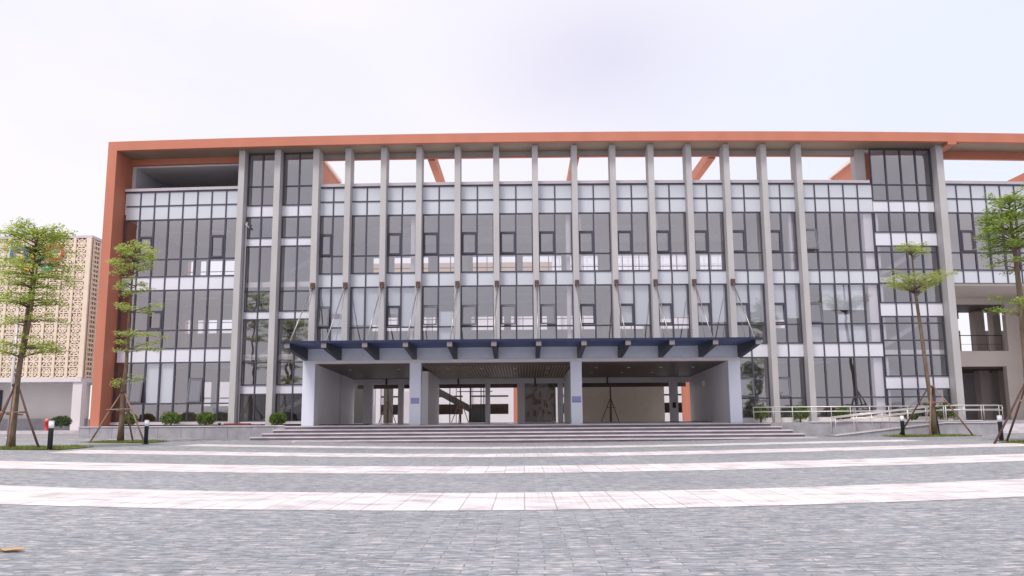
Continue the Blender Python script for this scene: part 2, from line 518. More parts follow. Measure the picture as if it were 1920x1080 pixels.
# ------------------------------------------------------------------ ground
def frange(a, b, s):
    n = max(1, round((b-a)/s)); return [a+(b-a)*i/n for i in range(n+1)]
xs = [-2500, -600, -200, -100, -60]+frange(-45, 45, 1.5)+[60, 100, 200, 600, 2500]
ys = [-1500, -300, -100, -40, -10, 0, 8, 20, 32, 44, 60, 100, 300, 3500]
g = MB()
for y in ys:
    for x in xs: g.v.append((x, y, gz(x)))
nx = len(xs)
for j in range(len(ys)-1):
    for i in range(nx-1):
        g.f.append((j*nx+i, j*nx+i+1, (j+1)*nx+i+1, (j+1)*nx+i))
tag(g.build('ground', M['paving']), 'grey stone paving of the forecourt', kind='structure')

def stripe(y0, y1, a, b, xa, xb, dz=.005):
    pts = frange(xa, xb, .8)
    me = bpy.data.meshes.new('paving_band')
    v = []; f = []; uvs = []
    for x in pts:
        o = a*x+b*x*x
        v += [(x, y0+o, gz(x)+dz), (x, y1+o, gz(x)+dz)]
        uvs += [(x, 0), (x, y1-y0)]
    for i in range(len(pts)-1):
        f.append((2*i, 2*i+2, 2*i+3, 2*i+1))
    me.from_pydata(v, [], f)
    l = me.uv_layers.new(name='UVMap')
    for p in me.polygons:
        for li in p.loop_indices: l.data[li].uv = uvs[me.loops[li].vertex_index]
    me.materials.append(M['band'])
    o = bpy.data.objects.new('paving_band', me)
    COL.objects.link(o)
    return tag(o, kind='structure')
for args in ((12.03, 14.75, .035, .0125, -22, 22), (19.68, 22.5, .055, .0062, -28, 30), (27.4, 29.9, .05, .0035, -15.5, 25), (34.3, 36.4, .03, .002, -14, 16.5)):
    stripe(*args)
# scattered pale slabs in the lane on the left
for i, (x, y) in enumerate([(-16.6, 40.6), (-15.9, 41.3), (-15.1, 40.5), (-17.6, 41.4), (-20.6, 41.7), (-21.5, 40.9), (-22.6, 41.6), (-18.6, 40.6), (-14.3, 40.9), (-23.6, 41.2)]):
    m = MB()
    w = random.uniform(.3, .6)
    m.quad([(x, y, gz(x)+.005), (x+w, y, gz(x+w)+.005), (x+w+.2, y+.45, gz(x+w+.2)+.005), (x+.2, y+.45, gz(x+.2)+.005)])
    tag(m.build('paving_slab', M['paper']), kind='structure')

# ------------------------------------------------------------------ terrace, steps, ramp
TZ = .86
TF = -1.0                         # terrace front edge in facade depth
t = MB(True)
t.box(-23.6, -12.45, TF, .2, -.1, TZ)
t.box(-12.45, 14.0, TF+.02, 15, -.1, TZ)
t.box(14.0, 24.0, TF, 1.0, -.1, TZ)
t.box(-23.6, -12.45, .2, 12, -.1, TZ); t.box(14.0, 24.0, 1.0, 12, -.1, TZ)
t.box(24.0, 60, .9, 14, -.1, TZ)
tag(t.build('terrace', M['granite']), 'grey granite terrace under the building', kind='structure')
# stone joints of the retaining wall: thin coping and upright joints
c = MB(True)
c.box(-23.65, -12.5, TF-.04, TF+.3, TZ, TZ+.05); c.box(14.8, 24.0, TF-.04, TF+.3, TZ, TZ+.05)
tag(c.build('terrace_coping', M['tread']), kind='structure')
c = MB(True)
for x in frange(-23, -13, 1.2)+frange(16.0, 23.6, 1.2): c.box(x, x+.012, TF-.003, TF+.01, -.05, TZ)
tag(c.build('terrace_joints', M['dark']), kind='structure')
steps = empty('entrance_steps', (0, D-1.5, 0), 'wide grey granite steps rising to the blue framed entrance porch', 'steps')
nr = 5
for k in range(nr):
    z1 = TZ*(nr-k)/nr; z0 = z1-TZ/nr-.03
    ext = .42*(k)
    y0 = TF-.06-.56*k
    m = MB(True)
    m.box(-12.45-ext, 12.75+ext*.95, y0, y0+.60 if k else y0+.64, max(z0, -.1), z1-.055)
    m.build('step', M['riser'], steps)
    m = MB(True)
    x = -12.47-ext
    xe = 12.77+ext*.95
    while x < xe:
        w = min(random.uniform(1.1, 1.9), xe-x)
        m.box(x, x+w-.008, y0-.035, y0+.61, z1-.055, z1+random.uniform(-.002, .002))
        x += w
    m.build('tread', M['tread'], steps)
# ramp on the right
r = MB(True)
y0, y1 = TF-1.35, TF-.02
r.v += [r._p(x, y, z) for (x, y, z) in ((15.6, y0, .1), (15.6, y1, .1), (21.3, y1, .1), (21.3, y0, .1), (15.6, y0, .21), (15.6, y1, .21), (21.3, y1, .80), (21.3, y0, .80))]
r.f += [(0, 1, 2, 3), (4, 7, 6, 5), (0, 4, 5, 1), (3, 2, 6, 7), (0, 3, 7, 4), (1, 5, 6, 2)]
r.box(21.3, 24.2, y0, y1, .0, .80)
tag(r.build('access_ramp', M['granite']), 'sloping grey access ramp on the right', kind='structure')
r = MB(True)
r.bar((15.6, y0-.01, .22), (21.3, y0-.01, .82), .08, .06); r.bar((21.3, y0-.01, .82), (24.2, y0-.01, .82), .08, .06)
tag(r.build('ramp_kerb', M['tread']), kind='structure')
r = MB(True)
for k in range(4):
    r.box(24.6, 60, .9-.4*(k+1), .9-.4*k+.01, -.1, TZ*(4-k)/5)
tag(r.build('side_steps', M['tread']), 'granite steps of the right wing', kind='structure')

def railing(name, pts, posts, label, hs, rr=.025, ph=None):
    root = empty(name, (pts[0][0], D+pts[0][1], pts[0][2]), label, 'railing', 'stainless steel railings at the right of the porch')
    for h in hs:
        m = MB(True); m.tube([(p[0], p[1], p[2]+h) for p in pts], rr, 6); m.build('handrail', M['steel'], root)
    for t_ in posts:
        # position along polyline in x
        for a, b in zip(pts, pts[1:]):
            if min(a[0], b[0])-.001 <= t_ <= max(a[0], b[0])+.001:
                f = (t_-a[0])/(b[0]-a[0]) if b[0] != a[0] else 0
                p = [a[i]+(b[i]-a[i])*f for i in range(3)]
                m = MB(True); m.tube([(p[0], p[1], p[2]), (p[0], p[1], p[2]+hs[0])], .018, 6); m.build('post', M['steel'], root)
                break
    return root
railing('railing', [(11.95, -.72, TZ), (25.3, -.72, TZ)], frange(12.0, 25.3, 1.02), 'long straight steel railing on the terrace right of the porch, running behind the fins\' bases', (.80, .56), .032)
railing('railing', [(15.7, TF-1.30, .22), (21.3, TF-1.30, .80)], frange(15.7, 21.3, .93), 'sloping steel railing along the outer edge of the ramp', (.87, .66), .032)
railing('railing', [(15.9, TF-.12, .25), (21.3, TF-.12, .80)], frange(15.9, 21.3, 1.35), 'sloping steel railing along the wall side of the ramp', (.87, .66), .032)
railing('railing', [(21.4, TF-1.30, .80), (24.2, TF-1.30, .80)], frange(21.4, 24.2, .93), 'short level steel railing at the landing on top of the ramp', (.87, .66), .03)

# ------------------------------------------------------------------ main building
B = empty('school_building', (0, D, TZ), 'long three storey glass building with beige fins, orange roof frame and a blue entrance porch', 'building')
# roof frame
XL, XR = -23.2, 24.05
def rf(name, fn, m, **k):
    b = MB(True); fn(b); return b.build(name, m, B, **k)
roof = rf('roof_frame', lambda b: (b.box(XL, 60, -.65, -.35, 16.18, 16.70), b.box(XL+.5, 60, -.35, 1.35, 16.40, 16.66)), M['orange'])
rf('frame_side_wall', lambda b: b.box(XL, XL+.52, -.65, 10.6, TZ, 16.18), M['orange'])
b = MB(True); b.box(XL+.52, XR-.4, -.35, 1.1, 16.18, 16.40); b.build('soffit', M['soffit'], roof)
b = MB(True); b.box(XR+.4, 60, -.35, 1.1, 16.18, 16.36); b.build('soffit', M['soffit'], roof)
b = MB(True); b.box(XR-.4, XR+.1, -.652, 1.3, 16.02, 16.4); b.build('roof_end_beam', M['orange'], B)
b = MB(True); b.box(-11.5, 19.6, 1.1, 1.35, 15.9, 16.40); b.build('roof_beam', M['beamgrey'], B)
b = MB(True); b.box(-11.5, 19.6, 1.102, 1.345, 15.86, 15.9); b.build('roof_beam_lip', M['orange'], B)
b = MB(True); b.box(XR+.1, 60, 1.1, 1.35, 15.75, 16.40); b.build('roof_beam', M['orange'], B)
b = MB(True); b.box(XL+.52, -15.9, 1.1, 1.35, 15.84, 16.40); b.build('roof_beam', M['orange'], B)
# beams running back across the roof terrace
for x in (-5.15, 3.1, 10.9):
    b = MB(True); b.box(x-.2, x+.2, 1.35, 10.4, 15.78, 16.38); b.build('roof_cross_beam', M['orange'], B)
b = MB(True); b.box(-11.9, -11.62, 1.4, 6.5, 12.8, 16.12); b.build('tower_side_wall', M['orange'], B)
b = MB(True); b.box(19.72, 20.0, 1.4, 6.5, 12.8, 16.12); b.build('tower_side_wall', M['orange'], B)
b = MB(True); b.box(19.0, 19.55, .9, 1.6, 14.28, 16.4); b.build('roof_column', M['fin'], B)
b = MB(True); b.box(31.2, 31.6, 1.36, 12, 14.2, 16.0); b.build('roof_cross_beam', M['orange'], B)
# covered terrace on the left of the roof
cv = rf('roof_terrace_recess', lambda b: (b.box(XL+.53, XL+.75, 1.36, 4.6, 12.8, 15.75), b.box(XL+.53, XL+.75, 4.6, 6.6, 15.0, 15.75), b.box(XL+.53, XL+.75, 6.6, 9.5, 12.8, 15.75),
        b.box(XL+.75, -15.9, 9.2, 9.5, 12.8, 15.75), b.box(XL+.53, -15.9, 1.36, 9.5, 15.75, 15.95), b.box(-15.9, -15.62, 1.4, 9.5, 12.8, 15.95)), M['recess'])
rf('tower_end_wall', lambda b: b.box(-15.6, -15.5, .8, 6.8, 12.8, 16.12), M['wall_int'])
rf('tower_end_wall', lambda b: b.box(23.3, 23.5, 1.5, 6.8, 12.52, 16.12), M['wall_int'])
# fins
FL = [-15.70, -13.66]
FM = [-11.47, -9.67, -7.67, -5.69, -3.55, -1.41, .75, 2.93, 5.06, 7.18, 9.28, 11.38, 13.47, 15.43]
for x in FL+[FM[0]]:
    hw = .17
    z0 = TZ if x < -11.6 else 4.75
    rf('facade_fin', lambda b: b.box(x-hw, x+hw, 0, .98, z0, 16.18), M['fin'], bevel=.008)
for x in FM[1:]:
    z0 = 4.75 if x < 11.5 else TZ
    rf('facade_fin', lambda b: b.box(x-.16, x+.16, 0, .98, z0, 16.18), M['fin'], bevel=.008)
rf('facade_fin', lambda b: b.box(23.27, 23.67, 0, 1.5, TZ, 16.18), M['fin'], bevel=.008)
dp = rf('downpipe', lambda b: (b.tube([(-15.42, .38, TZ), (-15.42, .38, 11.9), (-15.36, .3, 12.1)], .045, 8), b.tube([(-15.46, .3, 12.0), (-15.25, .42, 11.8)], .05, 6)), M['pole'])
# slabs
for (z0, z1) in ((4.45, 4.74), (8.5, 8.79)):
    rf('floor_slab', lambda b: b.box(-22.6, 23.2, .82, 9.9, z0, z1), M['ceil_int'])
rf('roof_slab', lambda b: b.box(-22.6, 60, .82, 9.9, 12.52, 12.8), M['ceil_int'])
rf('floor_slab', lambda b: b.box(23.7, 60, .82, 9.9, 8.5, 8.79), M['ceil_int'])
# interior floors as a thin darker layer
for z in (4.74, 8.79):
    rf('floor_finish', lambda b: b.box(-22.5, 23.1, .9, 9.8, z, z+.012), M['floor_int'])
# partitions (rooms)
for x in (-15.7, -3.55, 5.06, 13.47, 19.66):
    for (z0, z1) in ((4.752, 8.5), (8.802, 12.52)):
        if x == -3.55 and z0 < 5: continue
        rf('partition_wall', lambda b: b.box(x-.08, x+.08, .84, 7.6, z0, z1), M['wall_int'])
for x in (-15.7, -13.66, 13.47, 19.66): rf('partition_wall', lambda b: b.box(x-.08, x+.08, .84, 9.4, TZ+.002, 4.45), M['wall_int'])
rf('partition_wall', lambda b: b.box(23.3, 23.5, 1.5, 9.9, TZ, 12.52), M['wall_int'])
rf('partition_wall', lambda b: b.box(-13.7, -13.62, .84, 9.4, 4.752, 12.5), M['wall_int'])
# back wall with openings
def backwall(z0, z1, sill, head, holes, xa, xb):
    b = MB(True)
    b.box(xa, xb, 9.5, 9.75, z0, sill); b.box(xa, xb, 9.5, 9.75, head, z1)
    x = xa
    for (a, c) in holes:
        b.box(x, a, 9.5, 9.75, sill, head); x = c
    b.box(x, xb, 9.5, 9.75, sill, head)
    o = b.build('rear_wall', M['wall_int'], B)
    m = MB(True)
    for (a, c) in holes:
        for xx in frange(a, c, .95): m.box(xx-.025, xx+.025, 9.55, 9.63, sill, head)
        m.box(a, c, 9.56, 9.62, (sill+head)/2+.25, (sill+head)/2+.3)
    m.build('rear_window_frame', M['frame'], o)
h3 = [(-22.5, -22.1), (-21.64, -21.18), (-21.0, -20.08), (-19.95, -19.2), (-9.9, -8.9), (-8.5, -6.2), (-5.6, -3.9), (-3.3, -.4), (0, 2.6), (3.0, 5.0), (5.5, 8.8), (9.1, 11.3), (11.7, 13.2), (13.9, 16.2), (20.5, 22.8)]
backwall(8.802, 12.52, 9.7, 11.75, h3, -22.6, 60)
h2 = [(-22.5, -22.1), (-21.64, -21.15), (-20.9, -20.27), (-20.02, -19.1), (-9.9, -7.4), (-6.8, -4.2), (-3.4, -1.2), (-.8, 1.6), (2.2, 4.8), (5.4, 7.9), (8.4, 11.0), (14.4, 17.2)]
backwall(4.752, 8.5, 6.85, 7.75, h2, -22.6, 23.2)
h1 = [(-18.9, -17.6), (-17.3, -16.1), (16.2, 17.5)]
b = MB(True)
b.box(-22.6, -21.1, 9.5, 9.75, TZ, 4.45); b.box(-20.45, -19.95, 9.5, 9.75, 2.0, 3.65)
b.box(-21.1, -19.15, 9.5, 9.75, TZ, 2.0); b.box(-21.1, -19.15, 9.5, 9.75, 3.65, 4.45); b.box(-19.15, -11.9, 9.5, 9.75, TZ, 4.45)
b.box(12.0, 23.2, 9.5, 9.75, TZ, 4.45)
b.build('rear_wall', M['wall_int'], B)
# stair flights behind the glazed stair bays and the tower
def flight(b, x0, x1, y, z0, z1, w=1.2, t_=.25):
    b.v += [b._p(*p) for p in ((x0, y, z0-t_), (x0, y+w, z0-t_), (x1, y+w, z1-t_), (x1, y, z1-t_), (x0, y, z0), (x0, y+w, z0), (x1, y+w, z1), (x1, y, z1))]
    k = len(b.v)-8
    b.f += [tuple(k+i for i in f) for f in ((0, 1, 2, 3), (4, 7, 6, 5), (0, 4, 5, 1), (3, 2, 6, 7), (0, 3, 7, 4), (1, 5, 6, 2))]
for (xa, xb, yy) in ((19.9, 23.0, 2.2), (-15.4, -11.9, 3.0)):
    for zl in (TZ, 4.75, 8.8):
        top = {TZ: 4.75, 4.75: 8.8, 8.8: 12.8}[zl]
        mid = (zl+top)/2
        b = MB(True)
        flight(b, xa, xb, yy, zl+.1, mid); flight(b, xb, xa, yy+1.5, mid, top)
        b.build('stair_flight', M['wall_int'], B)
b = MB(True); b.box(-15.6, -11.55, 6.6, 6.8, 4.75, 16.1); b.box(19.75, 23.25, 6.6, 6.8, 4.75, 16.1)
b.build('stair_back_wall', M['wall_int'], B)
b = MB(True); b.box(-15.65, -11.5, 1.0, 6.8, 16.12, 16.3); b.box(19.6, 23.5, 1.0, 6.8, 16.12, 16.3)
b.build('tower_roof', M['ceil_int'], B)

# ---- windows
GY = .65
def lat(b, x0, x1, z0, z1, w=.065, d0=GY-.05, d1=GY+.08):
    b.box(x0, x1, d0, d1, z0, z1)
def window(x0, x1, z0, z1, vx, hz, sashes=(), glass='glass', blinds=(), skip=()):
    """one bay of one storey: frame mesh with its bars, pane mesh, sashes as children"""
    w = .041
    b = MB(True)
    b.box(x0, x0+.05, GY-.06, GY+.08, z0, z1); b.box(x1-.05, x1, GY-.06, GY+.08, z0, z1)
    cols = [x0+.05]+list(vx)+[x1-.05]
    b.box(x0+.05, x1-.05, GY-.06, GY+.08, z0, z0+.05); b.box(x0+.05, x1-.05, GY-.06, GY+.08, z1-.05, z1)
    for x in vx: b.box(x-w, x+w, GY-.06, GY+.08, z0+.05, z1-.05)
    for i in range(len(cols)-1):
        a = cols[i]+(w if i else 0); c = cols[i+1]-(w if i < len(cols)-2 else 0)
        for z in hz: b.box(a, c, GY-.055, GY+.07, z-.037, z+.037)
    sx = []
    for (i, za, zb, op) in sashes:
        a = cols[i]+(w if i else 0); c = cols[i+1]-(w if i < len(cols)-2 else 0)
        b.box(a, c, GY-.055, GY+.07, zb-.02, zb+.04)
        sx.append((a, c, za, zb, op, i))
    o = b.build('window', M['frame'], B)
    # glass: one mesh, cells cut where a sash or a closed blind sits
    p = MB(True)
    for i in range(len(cols)-1):
        a, c = cols[i], cols[i+1]
        cuts = [z0]+[q for s_ in sx if s_[5] == i and s_[4] for q in (s_[2], s_[3])]+[z1]
        for k in range(0, len(cuts), 2):
            if cuts[k+1]-cuts[k] > .03:
                p.quad([(a, GY, cuts[k]), (c, GY, cuts[k]), (c, GY, cuts[k+1]), (a, GY, cuts[k+1])])
    p.build('pane', M[glass], o)
    for (a, c, za, zb, op, i) in sx:
        h = zb-za
        s = MB(True)
        tw = .085
        ca, sa = cos(op), sin(op)
        def R(x, zz, yy):      # hinge at the top
            return (x, GY-.07-zz*sa+yy*ca, zb-zz*ca-yy*sa)
        def rb(xa, xb, za_, zb_):
            k = len(s.v)
            for yy in (-.03, .03):
                s.v += [s._p(*R(xa, za_, yy)), s._p(*R(xb, za_, yy)), s._p(*R(xb, zb_, yy)), s._p(*R(xa, zb_, yy))]
            s.f += [tuple(k+i for i in f) for f in ((0, 1, 2, 3), (7, 6, 5, 4), (0, 4, 5, 1), (1, 5, 6, 2), (2, 6, 7, 3), (3, 7, 4, 0))]
        rb(a, c, 0, tw); rb(a, c, h-tw, h); rb(a, a+tw, tw, h-tw); rb(c-tw, c, tw, h-tw)
        so = s.build('sash', M['sash'] if op else M['frame'], o)
        if op:
            q = MB(True); q.quad([R(a+tw, tw, 0), R(c-tw, tw, 0), R(c-tw, h-tw, 0), R(a+tw, h-tw, 0)])
            q.build('sash_pane', M['glass'], o)
    for (i, za, zb) in blinds:
        a = cols[i]; c = cols[i+1]
        q = MB(True); q.box(a+.03, c-.03, GY+.12, GY+.135, za, zb)
        q.build('blind', M['blind'], o)
    return o
def spandrel(x0, x1, z0, z1, n, hi=False, rows=1):
    """back painted panels between two storeys with their slim bars"""
    b = MB(True)
    b.box(x0, x1, GY-.02, GY+.03, z0, z1)
    o = b.build('spandrel_panel', M['spandrel_hi' if hi else 'spandrel'], B)
    f = MB(True)
    f.box(x0, x1, GY-.06, GY-.021, z0, z0+.02); f.box(x0, x1, GY-.06, GY-.021, z1-.02, z1)
    for i in range(1, n):
        x = x0+(x1-x0)*i/n
        f.box(x-.036, x+.036, GY-.06, GY-.021, z0+.02, z1-.02)
    if rows == 2:
        zc = (z0+z1)/2
        for i in range(n):
            a = x0+(x1-x0)*i/n+(.036 if i else 0); c = x0+(x1-x0)*(i+1)/n-(.036 if i < n-1 else 0)
            f.box(a, c, GY-.055, GY-.021, zc-.036, zc+.036)
    if n > 1 or rows == 2: f.build('panel_bars', M['frame'], o)
    return o
def coping(x0, x1):
    rf('parapet_coping', lambda b: b.box(x0, x1, GY-.12, GY+.35, 14.12, 14.28), M['coping'])
    rf('parapet_wall', lambda b: b.box(x0, x1, GY+.04, GY+.3, 12.8, 14.115), M['wall_int'])
    rf('parapet_trim', lambda b: b.box(x0, x1, GY-.06, GY+.03, 14.05, 14.118), M['frame'])

Z3 = (9.15, 12.45); Z2 = (5.11, 8.40); Z1 = (1.12, 4.36)
def eq(x0, x1, n): return [x0+(x1-x0)*i/n for i in range(1, n)]
# middle bays
OP = radians(9)
nb = len(FM)-1
for i in range(nb):
    x0, x1 = FM[i]+.165, FM[i+1]-.165
    mid = [(x0+x1)/2-.02]
    spandrel(x0, x1, 12.45, 14.05, 2, rows=2)
    coping(x0, x1)
    bl3 = {2: [], }.get(i, [])
    window(x0, x1, *Z3, mid, [10.15], [] if i == 1 else [(0, 10.18, 11.38, 0)])
    spandrel(x0, x1, 8.40, 9.15, 2)
    op = OP if i in (3, 4, 5, 6, 0) else 0
    bl2 = {0: [(0, 7.3, 8.38), (1, 6.95, 8.38), (1, 5.2, 6.65)], 1: [(0, 6.3, 8.38), (1, 6.3, 8.38)], 2: [(0, 6.9, 8.38), (1, 6.2, 8.38)], 3: [(1, 5.3, 7.0)],
           8: [(0, 7.35, 8.38), (0, 6.2, 7.25), (1, 6.2, 8.38)], 9: [(0, 6.5, 8.38), (1, 6.6, 8.38)], 10: [(0, 7.35, 8.38), (0, 6.3, 7.25), (1, 6.3, 8.38)], 11: [(0, 6.3, 8.38), (1, 6.3, 8.38)], 12: [(0, 6.4, 8.38), (1, 6.5, 8.38)]}.get(i, [])
    window(x0, x1, *Z2, mid, [6.15], [] if i == 1 else [(0, 6.2, 7.3, op)], blinds=bl2)
    spandrel(x0, x1, 4.36, 5.11, 2, hi=True)
    if i >= 11:
        window(x0 if i > 11 else 11.55, x1, *Z1, mid if i > 11 else [12.45], [2.15], [(0, 2.2, 3.25, radians(10))])
# left bay
x0, x1 = -22.55, -15.88
v = eq(x0, x1, 8)
spandrel(x0, x1, 12.45, 14.05, 8, rows=2); coping(x0-.1, x1)
window(x0, x1, *Z3, v, [10.15], [(1, 10.2, 11.45, 0), (6, 10.2, 11.45, 0)])
spandrel(x0, x1, 8.40, 9.15, 8, hi=True)
window(x0, x1, *Z2, v, [6.13], [(2, 6.2, 7.2, 0)])
spandrel(x0, x1, 4.36, 5.11, 8, hi=True)
window(x0, x1, *Z1, v, [2.10], [(1, 2.15, 3.45, radians(10)), (5, 2.15, 3.45, radians(10))], blinds=[(2, 2.15, 4.33), (3, 2.15, 4.33)])
# glazed stair bays
for (x0, x1) in ((-15.5, -13.84), (-13.48, -11.65)):
    v = eq(x0, x1, 2)
    window(x0, x1, 13.12, 16.17, v, [14.23], glass='glass_dark')
    spandrel(x0, x1, 12.47, 13.12, 2, hi=True)
    window(x0, x1, 11.25, 12.47, v, [], glass='glass_dark')
    spandrel(x0, x1, 10.79, 11.25, 2, hi=True)
    window(x0, x1, 7.11, 10.79, v, [8.23], glass='glass_dark')
    spandrel(x0, x1, 6.68, 7.11, 2, hi=True)
    window(x0, x1, 3.06, 6.68, v, [4.3], glass='glass_dark')
    spandrel(x0, x1, 2.58, 3.06, 2, hi=True)
    window(x0, x1, 1.1, 2.58, v, [], glass='glass_clear')
# right bay, five lights
x0, x1 = 15.6, 19.68
v = eq(x0, x1, 5)
spandrel(x0, x1, 12.45, 14.05, 5, rows=2); coping(x0, x1-.1)
window(x0, x1, *Z3, v, [10.17], [(0, 10.25, 11.45, radians(13))])
spandrel(x0, x1, 8.40, 9.15, 5)
window(x0, x1, *Z2, v, [6.17], [(0, 6.2, 7.3, radians(10))], blinds=[(1, 6.95, 8.38), (2, 6.95, 8.38), (3, 6.95, 8.38), (0, 5.2, 6.0), (2, 5.2, 6.7), (3, 5.2, 6.05)])
spandrel(x0, x1, 4.36, 5.11, 5, hi=True)
window(x0, x1, *Z1, v, [2.17])
for (za, zb) in ((9.22, 12.38), (5.18, 8.33), (1.2, 4.3)):
    rf('column_lining', lambda b: b.box(v[3]+.28, x1+.3, GY+.1, GY+.5, za, zb), M['white'])
# glazed tower
x0, x1 = 19.72, 23.22
v = eq(x0, x1, 4)
segs = [(13.1, 16.12, [14.04]), (11.3, 12.46, []), (7.32, 10.53, [10.17, 9.2, 8.42]), (3.28, 6.58, [6.19, 5.25, 4.43]), (1.12, 2.61, [2.17])]
for (a, c, hz) in segs: window(x0, x1, a, c, v, hz, glass='glass_dark')
for (a, c) in ((12.46, 13.1), (10.53, 11.3), (6.58, 7.32), (2.61, 3.28)): spandrel(x0, x1, a, c, 4, hi=True)
for x in (-6.1, 2.55, 3.18, 7.45, 11.65, 15.05):
    for (za, zb) in ((4.76, 8.48), (8.81, 12.5)):
        if x in (3.18, 15.05) and za < 5: continue
        rf('interior_column', lambda b: b.box(x-.11, x+.11, .85, 1.2, za, zb), M['white'])
# sill strips
rf('window_sill', lambda b: (b.box(-22.65, -15.88, .45, .7, .96, 1.115), b.box(-15.5, -11.65, .45, .7, .96, 1.095)), M['coping'])
rf('window_sill', lambda b: (b.box(11.55, 23.22, .5, .7, TZ+.002, 1.115)), M['wall_int'])
# wing on the right
x0, x1 = 23.72, 33.92
v = eq(x0, x1, 12)
spandrel(x0, x1, 12.45, 14.05, 12, rows=2); coping(x0, 60)
window(x0, x1, *Z3, v, [10.15], [(1, 10.2, 11.4, 0)])
spandrel(x0, x1, 8.42, 9.15, 12)
# loggia
LG = 5.9
rf('loggia_soffit', lambda b: b.box(23.68, 60, .7, LG+5, 8.3, 8.42), M['beige'])
lw_ = MB(True)
ops = [(26.85, 29.95, 5.05, 7.95), (26.75, 29.7, TZ, 4.1)]
for q in ((23.68, 26.75, TZ, 4.1), (29.7, 60, TZ, 4.1), (23.68, 60, 4.1, 5.05), (23.68, 26.85, 5.05, 7.95), (29.95, 60, 5.05, 7.95), (23.68, 60, 7.95, 8.3)):
    lw_.box(q[0], q[1], LG, LG+.4, q[2], q[3])
lw_.build('loggia_wall', M['beige'], B)
rf('loggia_pier', lambda b: b.box(30.9, 31.6, 3.0, LG-.002, TZ, 8.3), M['beige'])
rf('loggia_ceiling', lambda b: (b.box(24, 36, LG+.4, LG+4.0, 7.9, 8.2), b.box(24, 36, LG+.4, LG+6, 4.0, 4.7)), M['wood'])
rf('loggia_column', lambda b: b.box(29.75, 30.4, LG+3.2, LG+3.9, TZ, 8.0), M['beige'])
rf('loggia_column', lambda b: b.box(31.0, 31.5, LG+3.2, LG+3.9, TZ, 8.0), M['beige'])
rf('loggia_beam', lambda b: b.prism([(LG+.5, 7.1), (LG+.5, 7.6), (LG+5.8, 7.9), (LG+5.8, 6.9)], 26.9, 27.2), M['dark'])
rf('loggia_back_wall', lambda b: (b.box(24, 30.2, LG+6, LG+6.3, TZ, 6.9), b.box(31.6, 34, LG+6, LG+6.3, TZ, 6.9), b.box(30.2, 31.6, LG+6, LG+6.3, TZ, 5.3)), M['white'])
rf('balcony_rail', lambda b: (b.bar((26.9, LG+.5, 6.05), (29.9, LG+.5, 6.05), .05), b.bar((26.9, LG+.5, 5.5), (29.9, LG+.5, 5.5), .02), [b.bar((x, LG+.5, 5.0), (x, LG+.5, 6.05), .02) for x in frange(26.95, 29.85, .97)]), M['dark'])

# ---- portico
Pt = MB(True)
PF = -.35
for (a, c) in ((-11.78, -11.12), (-6.04, -5.44), (2.50, 3.09), (10.86, 11.50)):
    Pt = MB(True); Pt.box(a, c, PF, PF+.6, TZ, 4.14); Pt.build('porch_pillar', M['portico'], B, bevel=.01)
rf('porch_lintel', lambda b: b.box(-11.78, 11.50, PF, PF+.5, 4.14, 4.30), M['white'])
rf('porch_fascia', lambda b: b.box(-11.72, 11.44, PF+.04, PF+.45, 4.30, 4.93), M['fasciablue'])
rf('porch_side_wall', lambda b: b.box(-11.70, -11.12, .25, 5.8, TZ, 4.1), M['portico_wall'])
rf('porch_side_wall', lambda b: b.box(-11.75, -11.12, 6.4, 10.3, TZ, 4.1), M['portico_wall'])
rf('porch_side_wall', lambda b: b.box(10.86, 11.45, .25, 10.3, TZ, 4.1), M['portico_wall'])
rf('porch_inner_wall', lambda b: b.box(-5.9, -5.5, 3.6, 10.0, TZ, 3.9), M['portico_wall'])
rf('porch_inner_wall', lambda b: b.box(2.62, 2.95, .4, 10.0, TZ, 3.9), M['portico_wall'])
# ceiling, three panels, falling slightly to the back
for k, (a, c) in enumerate(((-11.12, -5.9), (-5.5, 2.62), (2.95, 10.86))):
    b = MB(True)
    b.prism([(PF+.5, 4.1), (PF+.5, 4.2), (10.0, 4.2), (10.0, 3.74)], a, c)
    o = b.build('porch_ceiling', M['wood'], B)
    if k == 1:
        s = MB(True)
        for x in frange(-5.3, 2.5, .17):
            s.v += [s._p(x-.03, 1.5, 4.03), s._p(x+.03, 1.5, 4.03), s._p(x+.03, 9.7, 3.70), s._p(x-.03, 9.7, 3.70), s._p(x-.03, 1.5, 4.09), s._p(x+.03, 1.5, 4.09), s._p(x+.03, 9.7, 3.76), s._p(x-.03, 9.7, 3.76)]
            q = len(s.v)-8
            s.f += [tuple(q+i for i in f) for f in ((0, 3, 2, 1), (4, 5, 6, 7), (0, 1, 5, 4), (1, 2, 6, 5), (2, 3, 7, 6), (3, 0, 4, 7))]
        s.build('ceiling_slats', M['slat'], o)
    for x in frange(a+1.2, c-1.2, 1.9):
        for yy in (3.0, 6.2):
            zc = 4.1-(yy-.15)*.0366
            l = MB(); X, Y, Z = x, D+yy+bend(x), zc-.035
            l.lathe((X, Y, Z), [(.07, 0), (.09, .02), (.09, .034)], 12)
            l.build('downlight', M['lampwhite'], o)
rf('porch_bounce_floor', lambda b: b.box(-11.12, 10.86, .3, 14.5, TZ+.002, TZ+.018), M['bouncefloor'])  # pale layer added over the terrace to bounce light onto the porch walls
